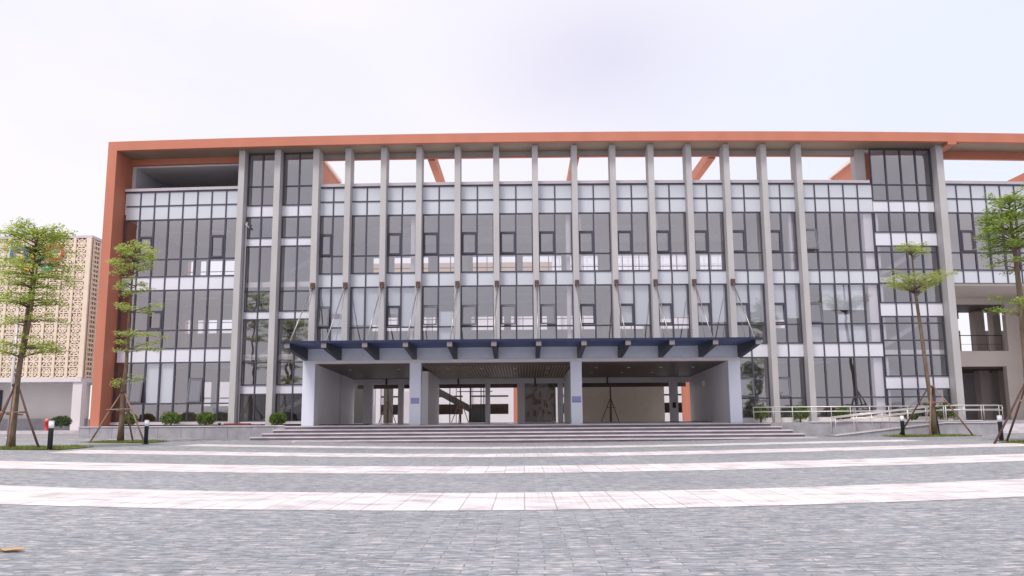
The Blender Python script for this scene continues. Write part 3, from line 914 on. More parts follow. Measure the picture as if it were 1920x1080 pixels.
# back screen of the porch
rf('porch_rear_beam', lambda b: b.box(-11.12, 10.86, 10.0, 10.35, 3.40, 3.74), M['portico_wall'])
for (a, c) in ((-10.46, -9.87), (-8.19, -7.84), (-2.49, -2.18), (-.41, .07), (2.22, 2.56), (9.51, 10.03)):
    rf('porch_rear_post', lambda b: b.box(a, c, 10.0, 10.35, TZ, 3.40), M['portico_wall'])
for x in (-8.95, -4.25, .75, 5.45): # small lamps hung from the beam
    rf('hanging_lamp', lambda b: b.box(x-.05, x+.05, 9.9, 9.99, 3.38, 3.78), M['dark'])
rf('porch_dark_wall', lambda b: b.box(-.38, 2.22, 13.6, 13.8, TZ, 3.9), M['wood'])
rf('porch_glazing', lambda b: (b.quad([(.07, 10.2, TZ), (2.22, 10.2, TZ), (2.22, 10.2, 3.4), (.07, 10.2, 3.4)])), M['glass_clear'])
rf('porch_back_panel', lambda b: b.box(2.98, 9.5, 12.2, 12.4, TZ, 3.95), M['darktan'])
rf('passage_header', lambda b: b.box(-11.1, 10.8, 11.2, 11.3, 3.16, 4.2), M['wood'])
rf('passage_ceiling', lambda b: b.box(-11.1, 10.8, 10.36, 11.2, 3.96, 4.2), M['wood'])
rf('intercom_box', lambda b: b.box(9.66, 9.86, 9.93, 9.998, 1.75, 2.1), M['dark'])
rf('wall_lamp', lambda b: b.box(10.72, 10.86, 5.6, 5.72, 3.0, 3.3), M['lampwhite'])
for (x) in (-5.74, 2.80):
    pl = rf('wall_plate', lambda b: b.box(x-.22, x+.22, PF-.03, PF, 1.98 if x < 0 else 2.03, 2.28 if x < 0 else 2.30), M['plaque'])
    if x > 0: rb = MB(True); rb.box(x-.235, x+.235, PF-.028, PF, 1.985, 2.028); rb.box(x-.24, x-.222, PF-.028, PF, 2.03, 2.30); rb.build('plate_edge', M['plaque_edge'], pl)
rf('doormat', lambda b: b.box(-11.0, -8.5, .4, 1.6, TZ+.022, TZ+.06), M['dark'])
rf('doormat', lambda b: b.box(8.0, 10.7, 3.4, 5.2, TZ+.022, TZ+.05), M['dark'])
# stair seen through the passage
b = MB(True)
flight(b, -3.9, -6.9, 15.2, 2.1, 3.75, 1.6, .5); b.box(-3.9, -2.7, 15.2, 16.8, -.1, 1.85)
b.build('passage_stair', M['stairgrey'], B)
for x, w in ((-5.2, .03), (-4.75, .02), (-3.75, .05), (-3.0, .03), (-2.8, .03)):
    rf('passage_post', lambda b: b.box(x-w, x+w, 14.6, 14.7, TZ, 4.2), M['dark'])
rf('passage_rail', lambda b: b.box(-4.7, -2.2, 14.7, 14.74, 3.0, 3.06), M['dark'])

# canopy
CY = -4.0
can = rf('entrance_canopy', lambda b: b.box(-11.93, 11.70, CY, PF+.2, 4.93, 5.0), M['navy'])
b = MB(True); b.box(-11.95, 11.72, CY-.03, CY, 4.92, 5.03); b.build('canopy_edge', M['navy_edge'], can)
for x in FM[:12]:
    xx = min(max(x*1.015, -11.75), 11.52)
    b = MB(True)
    b.prism([(CY+.06, 4.93), (CY+.06, 4.70), (CY+.3, 4.66), (PF+.03, 4.30), (PF+.03, 4.93)], xx-.11, xx+.11)
    o = b.build('bracket', M['bracket'], can)
    b = MB(True); b.box(xx-.13, xx+.13, CY-.0+.01, CY+.06, 4.69, 4.925); b.build('bracket_end_plate', M['bracketend'], o)
    ax = x
    b = MB(True); b.box(ax-.09, ax+.13, -.16, 0, 8.22, 8.55); o = b.build('rod_anchor', M['rust'], B)
    b = MB(True); b.tube([(ax+.02, -.1, 8.35), (xx-.02, -3.45, 5.02)], .032, 6); b.build('tie_rod', M['rod'], o)
    b = MB(True); b.tube([(ax+.05, -.1, 8.30), (xx+.03, -1.6, 5.02)], .014, 5); b.build('tie_wire', M['rod'], o)

# interior bits: tube lights, desks, roller boxes
for (z, xsx) in ((12.30, (-20.5, -18.0, -9.0, -6.8, -2.3, .0, 2.0, 4.2, 6.3, 8.6, 10.6, 12.6, 17.6)), (8.28, (-21, -18.6, -9, -6.8, -4.4, -2.2, 0, 2.1, 4.1, 6.3, 8.4, 10.6, 14.6, 17.4)), (4.2, (-20.5, -17.5, 14.5, 17.2))):
    for x in xsx:
        rf('ceiling_light', lambda b: b.box(x-.6, x+.6, 3.4, 3.55, z, z+.06), M['light'])
        if z > 5: rf('ceiling_light', lambda b: b.box(x-.5, x+.7, 6.4, 6.55, z, z+.06), M['light'])
for x in frange(-3.2, 12.4, 1.3):
    zz = 4.752
    rf('desk', lambda b: (b.box(x, x+.9, 1.4, 1.9, zz+.70, zz+.74), b.box(x+.03, x+.07, 1.43, 1.87, zz, zz+.70), b.box(x+.83, x+.87, 1.43, 1.87, zz, zz+.70)), M['annexwall'])

# ------------------------------------------------------------------ rear block across the courtyard
RB = empty('rear_building', (0, 84, 0), 'white and tan block across the courtyard seen through the glass and the porch', 'building')
def rb_(name, m, *boxes):
    if name in ('wall', 'dark_pier'):
        for q in boxes:
            b = MB(); b.box(*q); b.build(name, m, RB)
        return
    b = MB()
    for q in boxes: b.box(*q)
    return b.build(name, m, RB)
rb_('wall', M['tan'], (-28, 3.0, 84, 90, 13.9, 16.75))
rb_('wall', M['white'], (-28, 3.0, 84.5, 90, 10.2, 13.9))
rb_('wall', M['white'], (3.0, 40, 84, 90, 13.2, 15.9), (3.0, 40, 84.4, 90, 8.0, 12.0))
rb_('roof_rail', M['white'], (3.0, 40, 84, 84.1, 16.3, 16.45), (3.0, 40, 84, 84.1, 17.1, 17.35), *[(x, x+.15, 84.01, 84.09, 15.9, 17.1) for x in frange(3, 40, .7)])
rb_('wall', M['white'], (-34, 40, 84, 84.5, 3.35, 5.4), (-34, 40, 84.1, 84.5, 2.5, 3.2), (-34, 40, 84, 84.5, 0, 1.5), (-34, 40, 84, 84.5, 7.2, 8.0), (-34, 3, 84.2, 84.6, 9.3, 10.2))
rb_('back_wall', M['wood'], (-34, 40, 88, 88.4, 0, 10.2))
for x in frange(-33, 39, 4.5): rb_('column', M['white'], (x, x+.8, 83.6, 84.2, 0, 13.2))
for x, w in ((-.95, .45), (15.0, 1.0)): rb_('orange_column', M['orange'], (x, x+w, 80, 80.6, 0, 5.5))
rb_('wall', M['white'], (-15.5, -13.6, 66, 66.4, .3, 3.6), (-11.4, -10.9, 62, 62.4, .3, 3.4), (-9.9, -7.6, 68, 68.3, 0, 3.3))
rb_('dark_pier', M['stairgrey'], (-13.4, -12.2, 64, 64.5, 0, 4), (-10.6, -9.95, 64, 64.5, 0, 4))
b = MB(); b.tube([(8.3, 88, 14), (8.3, 88, 19.3)], .04, 6); b.bar((8.0, 88, 17.9), (8.6, 88, 17.9), .05); b.bar((8.1, 88, 18.6), (8.5, 88, 18.6), .05)
b.build('antenna', M['rod'], RB)

# ------------------------------------------------------------------ annex with the pierced screen
AN = empty('annex_building', (-36, 58, gz(-36)), 'tan annex with pierced flower screen and five coloured rings, left of the orange frame', 'building')
def an(name, m, *boxes, **k):
    b = MB()
    for q in boxes: b.box(*q)
    return b.build(name, m, AN, **k)
AX1 = -30.5
an('upper_box', M['screenback'], (-50, AX1-.02, 58.045, 58.2, 4.15, 13.9), (-50, AX1-.28, 58.2, 64, 4.15, 13.9))
an('parapet_cap', M['coping'], (-50, AX1+.05, 57.9, 64.2, 14.0, 14.18))
an('floor_edge', M['white'], (-50, AX1-.05, 57.9, 64, 3.86, 4.15))
scr = MB()
tw, th = .93, .93
Y0, Y1 = 57.98, 58.03
BK = 0
def bar2(p, q, w):
    global BK
    BK = (BK+1) % 17
    dy_ = BK*.0035
    (x0_, z0_), (x1_, z1_) = p, q
    L = math.hypot(x1_-x0_, z1_-z0_); nx_, nz_ = -(z1_-z0_)/L*w/2, (x1_-x0_)/L*w/2
    k = len(scr.v)
    for y in (Y0-dy_, Y1-.001*BK/17):
        scr.v += [(x0_+nx_, y, z0_+nz_), (x0_-nx_, y, z0_-nz_), (x1_-nx_, y, z1_-nz_), (x1_+nx_, y, z1_+nz_)]
    scr.f += [tuple(k+i for i in f) for f in ((0, 1, 2, 3), (7, 6, 5, 4), (0, 4, 5, 1), (1, 5, 6, 2), (2, 6, 7, 3), (3, 7, 4, 0))]
nxT, nzT = 9, 13
zt = 4.15+ (14.0-4.15)/nzT
th = (14.0-4.15)/nzT
for i in range(nxT):
    xr = AX1-.14-i*tw; xl = xr-tw; xc = (xr+xl)/2
    scr.box(xr-.20, xr, Y0-.09, Y1+.01, 4.15, 14.0)
    a, c = xl, xr-.20
    xc = (a+c)/2; hw = (c-a)/2
    for j in range(nzT):
        z0 = 4.15+j*th; zc = z0+th/2; hh = th/2
        bar2((a, z0), (c, z0), .09)
        bar2((xc, z0), (xc, z0+th), .07); bar2((a, zc), (c, zc), .09)
        bar2((a, z0), (c, z0+th), .07); bar2((a, z0+th), (c, z0), .07)
        pts = [(xc+hw*.72*cos(t_), zc+hh*.72*sin(t_)) for t_ in [2*pi*k/8+pi/8 for k in range(8)]]
        for k in range(8): bar2(pts[k], pts[(k+1) % 8], .075)
scr.box(AX1-.14, AX1, Y0-.095, Y1+.012, 4.15, 14.0)
scr.build('pierced_screen', M['screen'], AN)
# side screen
sd_ = MB()
for yy in frange(58.3, 64, .93):
    sd_.box(AX1-.12, AX1+.01, yy-.07, yy+.07, 4.15, 14.0)
for z in frange(4.3, 13.9, .33): sd_.box(AX1-.10, AX1-.04, 58.1, 64, z-.06, z+.06)
for yy in frange(58.6, 63.8, .31): sd_.box(AX1-.11, AX1-.05, yy-.04, yy+.04, 4.15, 14.0)
sd_.build('side_screen', M['screen'], AN)
an('ground_wall', M['annexwall'], (-50, AX1-.9, 60.6, 60.9, .3, 3.86), (AX1-.9, -25, 62.5, 62.8, .3, 3.2))
an('white_column', M['white'], (-31.15, AX1, 58.0, 58.6, gz(-31), 3.86))
an('plinth', M['tread'], (-50, -26, 57.0, 57.95, .25, .55))
an('low_wall', M['granite'], (-50, -31.2, 60.2, 60.4, .3, 1.35), (AX1, -24, 59.2, 59.5, .3, 1.3))
an('link_bands', M['white'], (AX1, -24, 61, 61.4, 3.2, 4.3), (AX1, -24, 61, 61.4, 7.5, 8.6))
an('link_wall', M['annexwall'], (AX1, -24, 62, 62.3, 4.3, 7.5))
an('link_glazing', M['dark'], (AX1, -24, 61.6, 61.9, 8.6, 10.0))
an('window', M['dark'], (-40.6, -37.6, 60.5, 60.59, 1.9, 3.4), (-40.6, -38.0, 60.5, 60.59, .6, 1.3))
def ring(cx, cz, r_, m, dy):
    b = MB()
    n = 28; b0 = 0
    for k in range(n):
        t_ = 2*pi*k/n
        for (dr, yy) in ((-.08, 57.84-dy), (.08, 57.84-dy), (.08, 57.92-dy), (-.08, 57.92-dy)):
            b.v.append((cx+(r_+dr)*cos(t_), yy, cz+(r_+dr)*sin(t_)))
    for k in range(n):
        for q in range(4):
            k2 = (k+1) % n; q2 = (q+1) % 4
            b.f.append((k*4+q, k2*4+q, k2*4+q2, k*4+q2))
    return b.build('ring', m, AN)
for (cx, cz, mm) in ((-35.55, 12.85, 'ring_blue'), (-34.2, 12.9, 'ring_black'), (-32.98, 12.95, 'ring_red'), (-34.9, 12.3, 'ring_yellow'), (-33.6, 12.35, 'ring_green')):
    ring(cx, cz, .55, M[mm], .0 if mm in ('ring_yellow', 'ring_green') else .09)

# ------------------------------------------------------------------ opposite side of the plaza (seen only in the glass)
OB = empty('opposite_building', (-12, -62, 0), 'low block with a red tiled roof across the plaza, mirrored in the glass', 'building')
b = MB(); b.box(-45, 25, -72, -62, 0, 9); b.build('wall', M['annexwall'], OB)
b = MB(); b.prism([(-73, 9), (-61, 9), (-67, 12.5)], -46, 26); b.build('roof', M['roofred'], OB)
b = MB()
for x in frange(-43, 22, 4):
    for z in (1.2, 4.2, 7.0): b.box(x, x+2.2, -62.0, -61.9, z, z+1.5)
b.build('windows', M['dark'], OB)

# ------------------------------------------------------------------ trees
def leaves(m, c, n, rx, ry, rz, size, rnd, flat=.35):
    for _ in range(n):
        # uniform in an ellipsoid
        while True:
            a, b_, d = rnd.uniform(-1, 1), rnd.uniform(-1, 1), rnd.uniform(-1, 1)
            if a*a+b_*b_+d*d < 1: break
        p = Vector((c[0]+a*rx, c[1]+b_*ry, c[2]+d*rz))
        s = size*rnd.uniform(.6, 1.25)
        ang = rnd.uniform(0, 2*pi)
        nrm = Vector((rnd.gauss(0, flat), rnd.gauss(0, flat), 1)).normalized()
        u = nrm.orthogonal().normalized(); u = (Matrix.Rotation(ang, 3, nrm) @ u); w = nrm.cross(u)
        k = len(m.v)
        L, Wd = s, s*.45
        for q in (u*-L*.5, u*.05*L+w*Wd*.5, u*L*.5, u*.05*L-w*Wd*.5): m.v.append(tuple(p+q))
        m.f.append((k, k+1, k+2, k+3))

def tree(base, trunk, tiers, leafm, label, seed, name='tree', group='young layered trees in the forecourt', cat='tree', size=.12, dens=1.0, spread=1.0):
    """trunk: [(dx,dy,z,r)...]; tiers: [(z, radius, branches, drop, (bias x), density)]"""
    rnd = random.Random(seed)
    tiers = [(z_, rad_*spread, n_, ri_, bi_, dn_) for (z_, rad_, n_, ri_, bi_, dn_) in tiers]
    X, Y = base; Z = gz(X)
    root = empty(name, (X, Y, Z), label, cat, group)
    tm = MB(); 
    for tr in trunk:
        tm.tube([(X+p[0], Y+p[1], Z+p[2]) for p in tr], [p[3] for p in tr], 9)
    cr_ = MB()
    main = trunk[0]
    def at(z):
        for a, b_ in zip(main, main[1:]):
            if a[2] <= z <= b_[2]:
                f = (z-a[2])/(b_[2]-a[2]); return a[0]+(b_[0]-a[0])*f, a[1]+(b_[1]-a[1])*f
        return main[-1][0], main[-1][1]
    for (z, rad, nbr, rise, bias, dn) in tiers:
        ox, oy = at(z)
        a0 = rnd.uniform(0, 2*pi)
        for k in range(nbr):
            st = Vector((X+ox, Y+oy, Z+z+rnd.uniform(-.14, .14)))
            a = a0+2*pi*k/nbr+rnd.uniform(-.3, .3)
            L = rad*rnd.uniform(.72, 1.1)*(1+bias*cos(a))
            L = max(L, .25)
            end = st+Vector((cos(a)*L, sin(a)*L, rise*L+rnd.uniform(-.2, .24)))
            midp = st.lerp(end, .5)+Vector((0, 0, .06*L+abs(rise)*.05))
            tm.tube([st, midp, end], [.022+.008*rad, .014, .005], 5)
            # side twigs with flat sprays of leaves
            nt_ = max(4, int(L*6))
            for j in range(nt_):
                f = (j+.8)/nt_
                if f < .22: continue
                pnt = st.lerp(midp, f*2) if f < .5 else midp.lerp(end, f*2-1)
                side = Vector((-sin(a), cos(a), 0))*rnd.choice((-1, 1))
                tl_ = L*.34*(1.15-f)*rnd.uniform(.5, 1.3)+.12
                q = pnt+side*tl_+Vector((cos(a), sin(a), 0))*tl_*.5+Vector((0, 0, rnd.uniform(-.02, .08)))
                tm.tube([pnt, q], [.008, .003], 3)
                for s_ in range(2):
                    cpt = pnt.lerp(q, rnd.uniform(.4, 1.05))
                    leaves(cr_, cpt+Vector((0, 0, .03)), int(15*dn*dens), .24, .24, .12, size, rnd)
            leaves(cr_, end, int(22*dn*dens), .27, .27, .13, size, rnd)
    tm.build('trunk', M['bark'], root, smooth=True)
    cr_.build('crown', M[leafm], root)
    return root

def stakes(base, h, spread, ybar, barx, label, seed, dark=(1,), legs=((-1, -.5), (.95, -.45), (-.35, .9), (.5, .8))):
    rnd = random.Random(seed)
    X, Y = base; Z = gz(X)
    root = empty('tree_support', (X, Y, Z), label, 'tree support', 'wooden props round the young trees')
    for i, (dx, dy) in enumerate(legs):
        m = MB()
        f = (X+dx*spread, Y+dy*spread, Z-.02); tp = (X+dx*.05+.02, Y+dy*.06, Z+h*rnd.uniform(.97, 1.03))
        md = [(f[k]+tp[k])/2+rnd.uniform(-.02, .02) for k in range(3)]
        m.tube([f, md, tp], [.043, .038, .032], 7)
        m.build('stake', M['stakedark' if i in dark else 'stake'], root, smooth=True)
    m = MB(); m.tube([(X+barx[0], Y-.2, Z+ybar), (X+barx[1], Y-.22, Z+ybar+.02)], .035, 6); m.build('crossbar', M['stake'], root, smooth=True)
    m = MB(); m.tube([(X-.12, Y-.22, Z+ybar-.05), (X+.15, Y+.35, Z+ybar-.07)], .03, 6); m.build('crossbar', M['stake'], root, smooth=True)
    m = MB(); m.lathe((X, Y, Z+h-.12), [(.12, 0), (.125, .05), (.12, .1)], 10); m.build('tie_band', M['stakedark'], root)
    return root

T1 = (-18.6, 30.7)
tree(T1, [[(0, 0, -.05, .17), (.0, 0, .5, .135), (.03, 0, 1.6, .12), (.05, 0, 2.3, .10), (.06, 0, 2.6, .105), (.12, .02, 3.6, .08), (.22, 0, 5.0, .065), (.3, .05, 6.8, .04), (.34, 0, 8.2, .015)],
          [(.17, .02, 3.4, .075), (.42, -.15, 4.6, .06), (.5, -.15, 6.2, .04), (.56, -.1, 7.4, .02)]],
     [(3.3, 1.25, 7, .12, .15, 1.0), (3.75, 1.5, 8, .08, .1, 1.1), (4.6, 1.35, 7, .1, .2, .9), (5.15, 1.55, 8, .08, -.1, 1.1), (5.45, 1.4, 7, .05, .2, .8), (5.95, 1.5, 8, .08, .1, 1.0), (6.35, 1.65, 10, .06, 0, 1.3), (6.75, 1.6, 9, .1, .1, 1.0), (7.1, 1.6, 8, .12, 0, .8), (7.4, 1.6, 9, .22, 0, 1.1), (7.7, 1.5, 10, .25, .1, 1.3), (7.9, 1.1, 8, .3, 0, 1.1)],
     'leaf', 'tall dense layered tree in front of the pierced screen, at the left edge', 11, dens=.78, spread=.80)
stakes(T1, 2.35, 1.35, 1.28, (-.85, .55), 'wooden props round the thick tree at the far left', 3, dark=(0, 1), legs=((-.35, -.4), (.98, -.35), (-1.1, .6), (.35, -.7)))
T2 = (-18.2, 38.2)
tree(T2, [[(0, 0, -.05, .15), (.03, 0, 1.0, .12), (.0, 0, 2.4, .11), (.08, 0, 3.4, .085), (.05, 0, 5.0, .06), (.08, .02, 7.0, .04), (.2, 0, 9.2, .015)]],
     [(2.75, 1.0, 4, .06, .55, .8), (4.15, 1.25, 5, .12, .6, 1.1), (4.75, 1.45, 5, .03, .6, 1.0), (6.0, 1.3, 6, .18, .5, 1.2), (6.7, .95, 5, .05, .2, 1.0), (7.1, .95, 6, .1, .1, 1.0), (7.8, 1.15, 7, .12, -.15, 1.2), (8.2, 1.15, 7, .15, -.1, 1.1), (8.4, 1.25, 7, .35, .1, 1.1), (8.75, .9, 6, .45, .0, 1.0)],
     'leaf_pale', 'slim tree with sparse separate leaf layers in front of the orange frame end', 12, dens=.9, spread=.76)
stakes(T2, 2.3, 1.25, 1.45, (-.62, .5), 'wooden props round the slim tree before the orange wall', 4, dark=(2,), legs=((-.95, -.3), (1.05, -.35), (-.3, .9), (.25, .5)))
T3 = (20.15, 42.1)
tree(T3, [[(0, 0, -.05, .15), (0, 0, 1.1, .12), (-.12, 0, 2.5, .10), (-.25, 0, 5.0, .085), (-.38, 0, 7.0, .075), (-.4, 0, 8.2, .05), (-.42, 0, 9.6, .015)]],
     [(7.0, 1.5, 9, .5, 0, 1.1), (7.2, 1.8, 10, .42, .1, 1.0), (7.6, 1.35, 7, .4, .1, .9), (8.9, .8, 7, .5, 0, 1.1), (9.2, .7, 6, .6, 0, 1.1)],
     'leaf_pale', 'slim tree with a bare trunk and small umbrella crown before the glazed tower', 13, dens=.75, spread=.86)
stakes(T3, 2.45, 1.5, 1.62, (-.62, .62), 'wooden props round the bare trunked tree before the glazed tower', 5, dark=(2, 3), legs=((-.45, -.6), (1.1, -.3), (-.95, .5), (.35, .4)))
T4 = (18.6, 31.4)
tree(T4, [[(0, 0, -.05, .2), (0, 0, 1.2, .16), (.02, 0, 3.0, .13), (.02, 0, 5.5, .10), (.0, 0, 7.2, .08), (-.05, 0, 8.2, .05), (-.05, 0, 9.1, .015)]],
     [(4.7, 1.0, 5, .08, -.4, .9), (5.2, 1.1, 5, .08, -.4, 1.0), (6.6, 1.15, 6, .05, -.2, .8), (7.2, 1.35, 9, .12, -.1, 1.4), (7.5, 1.5, 10, .12, 0, 1.5), (7.9, 1.35, 10, .15, 0, 1.5), (8.3, 1.15, 9, .2, 0, 1.4), (8.7, 1.0, 9, .2, 0, 1.3), (9.05, .75, 7, .3, 0, 1.1)],
     'leaf_deep', 'deep green tree with a dense top cut by the right edge of the picture', 14, dens=.85, spread=.84)
stakes(T4, 2.3, 1.25, 1.55, (-.5, .6), 'wooden props of the tree at the right edge', 6, dark=(0, 2), legs=((-1.1, .1), (.9, -.4), (-.3, .9), (.4, -.6)))

# courtyard trees seen through the porch and trees mirrored in the glass
# two staked tree trunks standing in the passage yard before the tan board and the dark wall
for i, (x, y, lab) in enumerate(((1.5, 57.0, 'before the dark timber wall of the porch'), (5.75, 56.2, 'before the tan board of the porch'), (-9.25, 57.6, 'in the left bay of the porch'), (-4.3, 57.6, 'before the dark stair beyond the porch'))):
    X, Y = x, y
    root = empty('bare_tree', (X, Y, TZ), 'thin staked trunk standing '+lab, 'tree', 'staked trunks behind the porch')
    m = MB(); m.tube([(X, Y, TZ-.3), (X+.02, Y, TZ+1.6), (X-.03, Y, 4.0)], [.07, .05, .03], 7); m.build('trunk', M['bark'], root, smooth=True)
    for (dx, dy) in ((-.7, .1), (.62, .15), (-.1, -.3)):
        m = MB(); m.tube([(X+dx, Y+dy, TZ-.2), (X+dx*.06, Y, TZ+1.5)], .03, 6); m.build('stake', M['stake'], root)
    m = MB(); m.tube([(X-.3, Y-.12, TZ+.95), (X+.3, Y-.12, TZ+.96)], .028, 6); m.build('crossbar', M['stake'], root)

def round_tree(x, y, h, r, seed, lab):
    rnd = random.Random(seed)
    root = empty('tree', (x, y, 0), lab, 'tree', 'trees across the plaza mirrored in the glass')
    m = MB(); m.tube([(x, y, 0), (x, y, h*.5)], [.25, .15], 8); m.build('trunk', M['bark'], root)
    c = MB()
    for _ in range(26):
        a = rnd.uniform(0, 2*pi); q = rnd.uniform(0, r); zz = h*.62+rnd.uniform(-.3, .38)*h
        leaves(c, (x+cos(a)*q, y+sin(a)*q, zz), 60, r*.35, r*.35, r*.3, .55, rnd, 1)
    c.build('crown', M['leaf_dark'], root)
for i, (x, y, h, r) in enumerate(((-30, -26, 7, 3), (-17, -32, 9, 4), (14, -30, 8, 3.6), (26, -28, 10, 4.5), (40, -34, 9, 4))):
    round_tree(x, y, h, r, 70+i, ['small round tree furthest left across the plaza', 'second round tree from the left across the plaza', 'middle round tree across the plaza', 'big round tree right of centre across the plaza', 'round tree furthest right across the plaza'][i])

# ------------------------------------------------------------------ grass pits
def grass(x, y, w, d, label, seed):
    rnd = random.Random(seed)
    m = MB()
    z = gz(x)
    m.quad([(x-w/2, y-d/2, z+.012), (x+w/2, y-d/2, z+.012), (x+w/2, y+d/2, z+.012), (x-w/2, y+d/2, z+.012)])
    for _ in range(int(w*d*330)):
        px_, py_ = x+rnd.uniform(-.5, .5)*w*rnd.uniform(.7, 1.06), y+rnd.uniform(-.5, .5)*d
        h = rnd.uniform(.03, .12); a = rnd.uniform(0, pi); s_ = .018
        k = len(m.v)
        m.v += [(px_-s_*cos(a), py_-s_*sin(a), z), (px_+s_*cos(a), py_+s_*sin(a), z), (px_+rnd.uniform(-.05, .05), py_+rnd.uniform(-.05, .05), z+h)]
        m.f.append((k, k+1, k+2))
    tag(m.build('grass', M['grass'], base=(x, y, z)), label, 'grass', kind='stuff')
grass(-18.2, 30.8, 4.0, 2.6, 'grass round the foot of the thick tree at the far left', 1)
grass(-18.0, 38.2, 3.2, 2.4, 'grass round the slim tree before the orange wall', 2)
grass(19.8, 41.8, 4.0, 2.0, 'grass round the tree before the glazed tower', 3)
grass(19.6, 31.8, 3.0, 2.2, 'grass patch at the right edge', 4)

# ------------------------------------------------------------------ bollards
def bollard(x, y, label):
    z = gz(x)
    root = empty('bollard_light', (x, y, z), label, 'bollard light', 'black bollard lights with white heads')
    m = MB(); m.lathe((x, y, z), [(.14, 0), (.14, .025), (.11, .03)], 20); m.build('base_plate', M['bollard'], root)
    m = MB(); m.lathe((x, y, z), [(.085, .03), (.085, .73), (.095, .735), (.095, .76)], 20); m.build('post', M['bollard'], root)
    m = MB(); m.lathe((x, y, z), [(.088, .76), (.09, .98), (.075, .985)], 20); m.build('lamp_head', M['lampwhite'], root)
    m = MB(); m.lathe((x, y, z), [(.095, .985), (.095, 1.0), (.06, 1.01)], 20); m.build('cap', M['lampwhite'], root)
bollard(-16.56, 29.61, 'black bollard light with white head beside the thick tree at the far left')
bollard(-16.0, 35.9, 'black bollard light with white head right of the slim tree before the orange wall')
bollard(18.25, 41.3, 'black bollard light with white head left of the tree before the glazed tower')
bollard(18.96, 34.15, 'black bollard light with white head nearest the right edge')

# ------------------------------------------------------------------ shrubs
def shrub(x, y, z, r_, h, label, seed, m_='leaf_shrub', name='round_shrub', n=1500):
    rnd = random.Random(seed)
    root = empty(name, (x, y, z), label, 'shrub', 'clipped shrubs along the foot of the building')
    m = MB(); m.tube([(x, y, z), (x+.01, y, z+.25)], [.05, .04], 6)
    for k in range(7):
        a = 2*pi*k/7; m.tube([(x, y, z+.15), (x+cos(a)*r_*.5, y+sin(a)*r_*.5, z+h*.55)], [.018, .008], 4)
    m.build('stems', M['bark'], root)
    c = MB()
    for _ in range(n):
        t_ = rnd.uniform(0, 2*pi); ph = math.acos(rnd.uniform(-.85, 1)); q = rnd.uniform(.7, 1.08)+.07*sin(3*t_+2*ph+seed)+.05*sin(7*t_-5*ph)
        p = Vector((x+r_*q*sin(ph)*cos(t_), y+r_*q*sin(ph)*sin(t_), z+h*.54+h*.46*q*cos(ph)))
        nr_ = Vector((rnd.gauss(0, 1), rnd.gauss(0, 1), rnd.gauss(.4, 1))).normalized(); u = nr_.orthogonal().normalized(); w = nr_.cross(u); s_ = rnd.uniform(.03, .065)
        k = len(c.v)
        for e in (-u, w*.6, u, -w*.6): c.v.append(tuple(p+e*s_))
        c.f.append((k, k+1, k+2, k+3))
    c.build('foliage', M[m_], root)
ys_ = lambda x, y: D+y+bend(x)
shrub(-18.85, ys_(-18.85, -.35), TZ+.02, .5, .75, 'round clipped shrub on the terrace, left of the two before the left bay', 21)
shrub(-16.95, ys_(-16.95, -.35), TZ+.02, .47, .72, 'round clipped shrub on the terrace, right of the two before the left bay', 22)
shrub(-13.05, ys_(-13.05, -.35), TZ+.02, .42, .68, 'round clipped shrub beside the left end of the steps', 23)
shrub(-21.2, ys_(-21.2, -.35), TZ+.02, .42, .7, 'round shrub half hidden behind the slim tree\'s trunk', 24)
shrub(-30.4, 55.5, .75, .62, .75, 'dark shrub left of the annex column', 25, 'leaf_dark')
for i, (x, w_, h_, lab) in enumerate(((12.5, .42, .95, 'leafy shrub behind the railing, nearest the porch'), (14.6, .45, .9, 'leafy shrub behind the railing between the last two fins'), (16.9, .45, .8, 'leafy shrub behind the railing below the five light bay'), (20.6, .4, .8, 'leafy shrub behind the railing left of the staked tree'), (22.5, .5, .95, 'leafy shrub behind the railing beside the last column'))):
    shrub(x, ys_(x, -.2), TZ+.0, w_, h_, lab, 30+i, name='leafy_shrub', n=900)

# ------------------------------------------------------------------ small things
def small(name, m, label, cat, fn, base=None, **k):
    b = MB(); fn(b); return tag(b.build(name, m, base=base, **k), label, cat)
x, y, z = -32.38, 57.3, .552
hy = empty('fire_hydrant', (x, y, z), 'small red hydrant with an orange cap, half hidden behind the leftmost bollard', 'hydrant')
b = MB(); b.lathe((x, y, z), [(.14, 0), (.14, .04), (.10, .06), (.10, .5), (.14, .52), (.14, .58), (.11, .62)], 14); b.tube([(x-.2, y, z+.38), (x+.2, y, z+.38)], .055, 8); b.build('body', M['red'], hy)
b = MB(); b.lathe((x, y, z), [(.13, .62), (.13, .70), (.08, .78), (.03, .81)], 14); b.build('cap', M['peach'], hy)
xx = -15.15
small('red_board', M['darkred'], 'low dark red board lying on the terrace left of the steps', 'board', lambda b: b.box(xx-.65, xx+.72, ys_(xx, -.75), ys_(xx, -.5), TZ+.055, TZ+.16), base=(xx, ys_(xx, -.6), TZ+.05), bevel=.008)
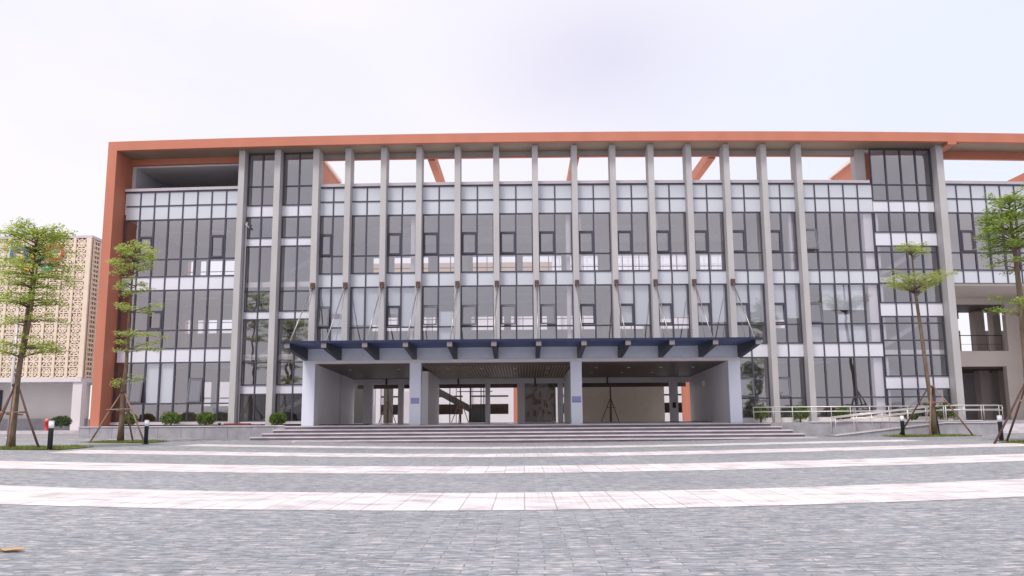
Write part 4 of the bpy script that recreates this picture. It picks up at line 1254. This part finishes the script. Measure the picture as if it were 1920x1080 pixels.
small('black_pot', M['dark'], 'tiny black pot on the terrace beside the dark red board', 'pot', lambda b: b.lathe((-16.1, ys_(-16.1, -.6), TZ+.055), [(.06, 0), (.085, .13), (.08, .135)], 10), base=(-16.1, ys_(-16.1, -.6), TZ+.055))
def crumple(x, y, z, s_, seed):
    def fn(b):
        rnd = random.Random(seed)
        for _ in range(4):
            dx, dy = rnd.uniform(-s_, s_), rnd.uniform(-s_, s_)*.5
            pts = [(x+dx+rnd.uniform(-s_, s_), y+dy+rnd.uniform(-s_, s_)*.6, z+rnd.uniform(.0, s_*.4)) for _ in range(3)]
            b.quad([(p[0], p[1], p[2]+.002) for p in pts]); b.quad([(p[0], p[1], p[2]+.008) for p in reversed(pts)])
    return fn
small('paper_scrap', M['paper'], 'white scrap lying at the left foot of the steps', 'litter', crumple(-10.9, 39.9, gz(-10.9), .22, 3), base=(-10.9, 39.9, gz(-10.9)))
small('paper_scrap', M['paper'], 'small white scrap lying at the foot of the steps below the right pillar', 'litter', crumple(4.3, 42.0, gz(4.3)+.02, .14, 4), base=(4.3, 42.0, gz(4.3)))
def lf(b):
    x, y, z = -4.98, 8.35, gz(-4.98)
    p = [(-.13, 0, 0), (-.06, .05, .02), (.02, .07, .012), (.1, .03, .03), (.15, -.01, .012), (.08, -.05, .02), (-.02, -.06, .01), (-.08, -.04, .025)]
    b.quad([(x+q[0], y+q[1], z+.01+q[2]) for q in p]); b.quad([(x+q[0], y+q[1], z+.006+q[2]) for q in reversed(p)])
small('dry_leaf', M['leafbrown'], 'dry tan leaf lying on the grey paving at the lower left', 'leaf', lf, base=(-4.98, 8.35, 0))
pz = gz(-27)
lp = empty('flag_pole', (-27.2, 44.6, pz), 'slim pale grey pole behind the thick tree at the far left', 'pole')
b = MB(); b.tube([(-27.2, 44.6, pz), (-27.2, 44.6, 6.6)], [.07, .05], 10); b.build('pole', M['pole'], lp)
b = MB(); b.lathe((-27.2, 44.6, pz), [(.16, 0), (.16, .03), (.08, .06)], 12); b.build('base_flange', M['pole'], lp)
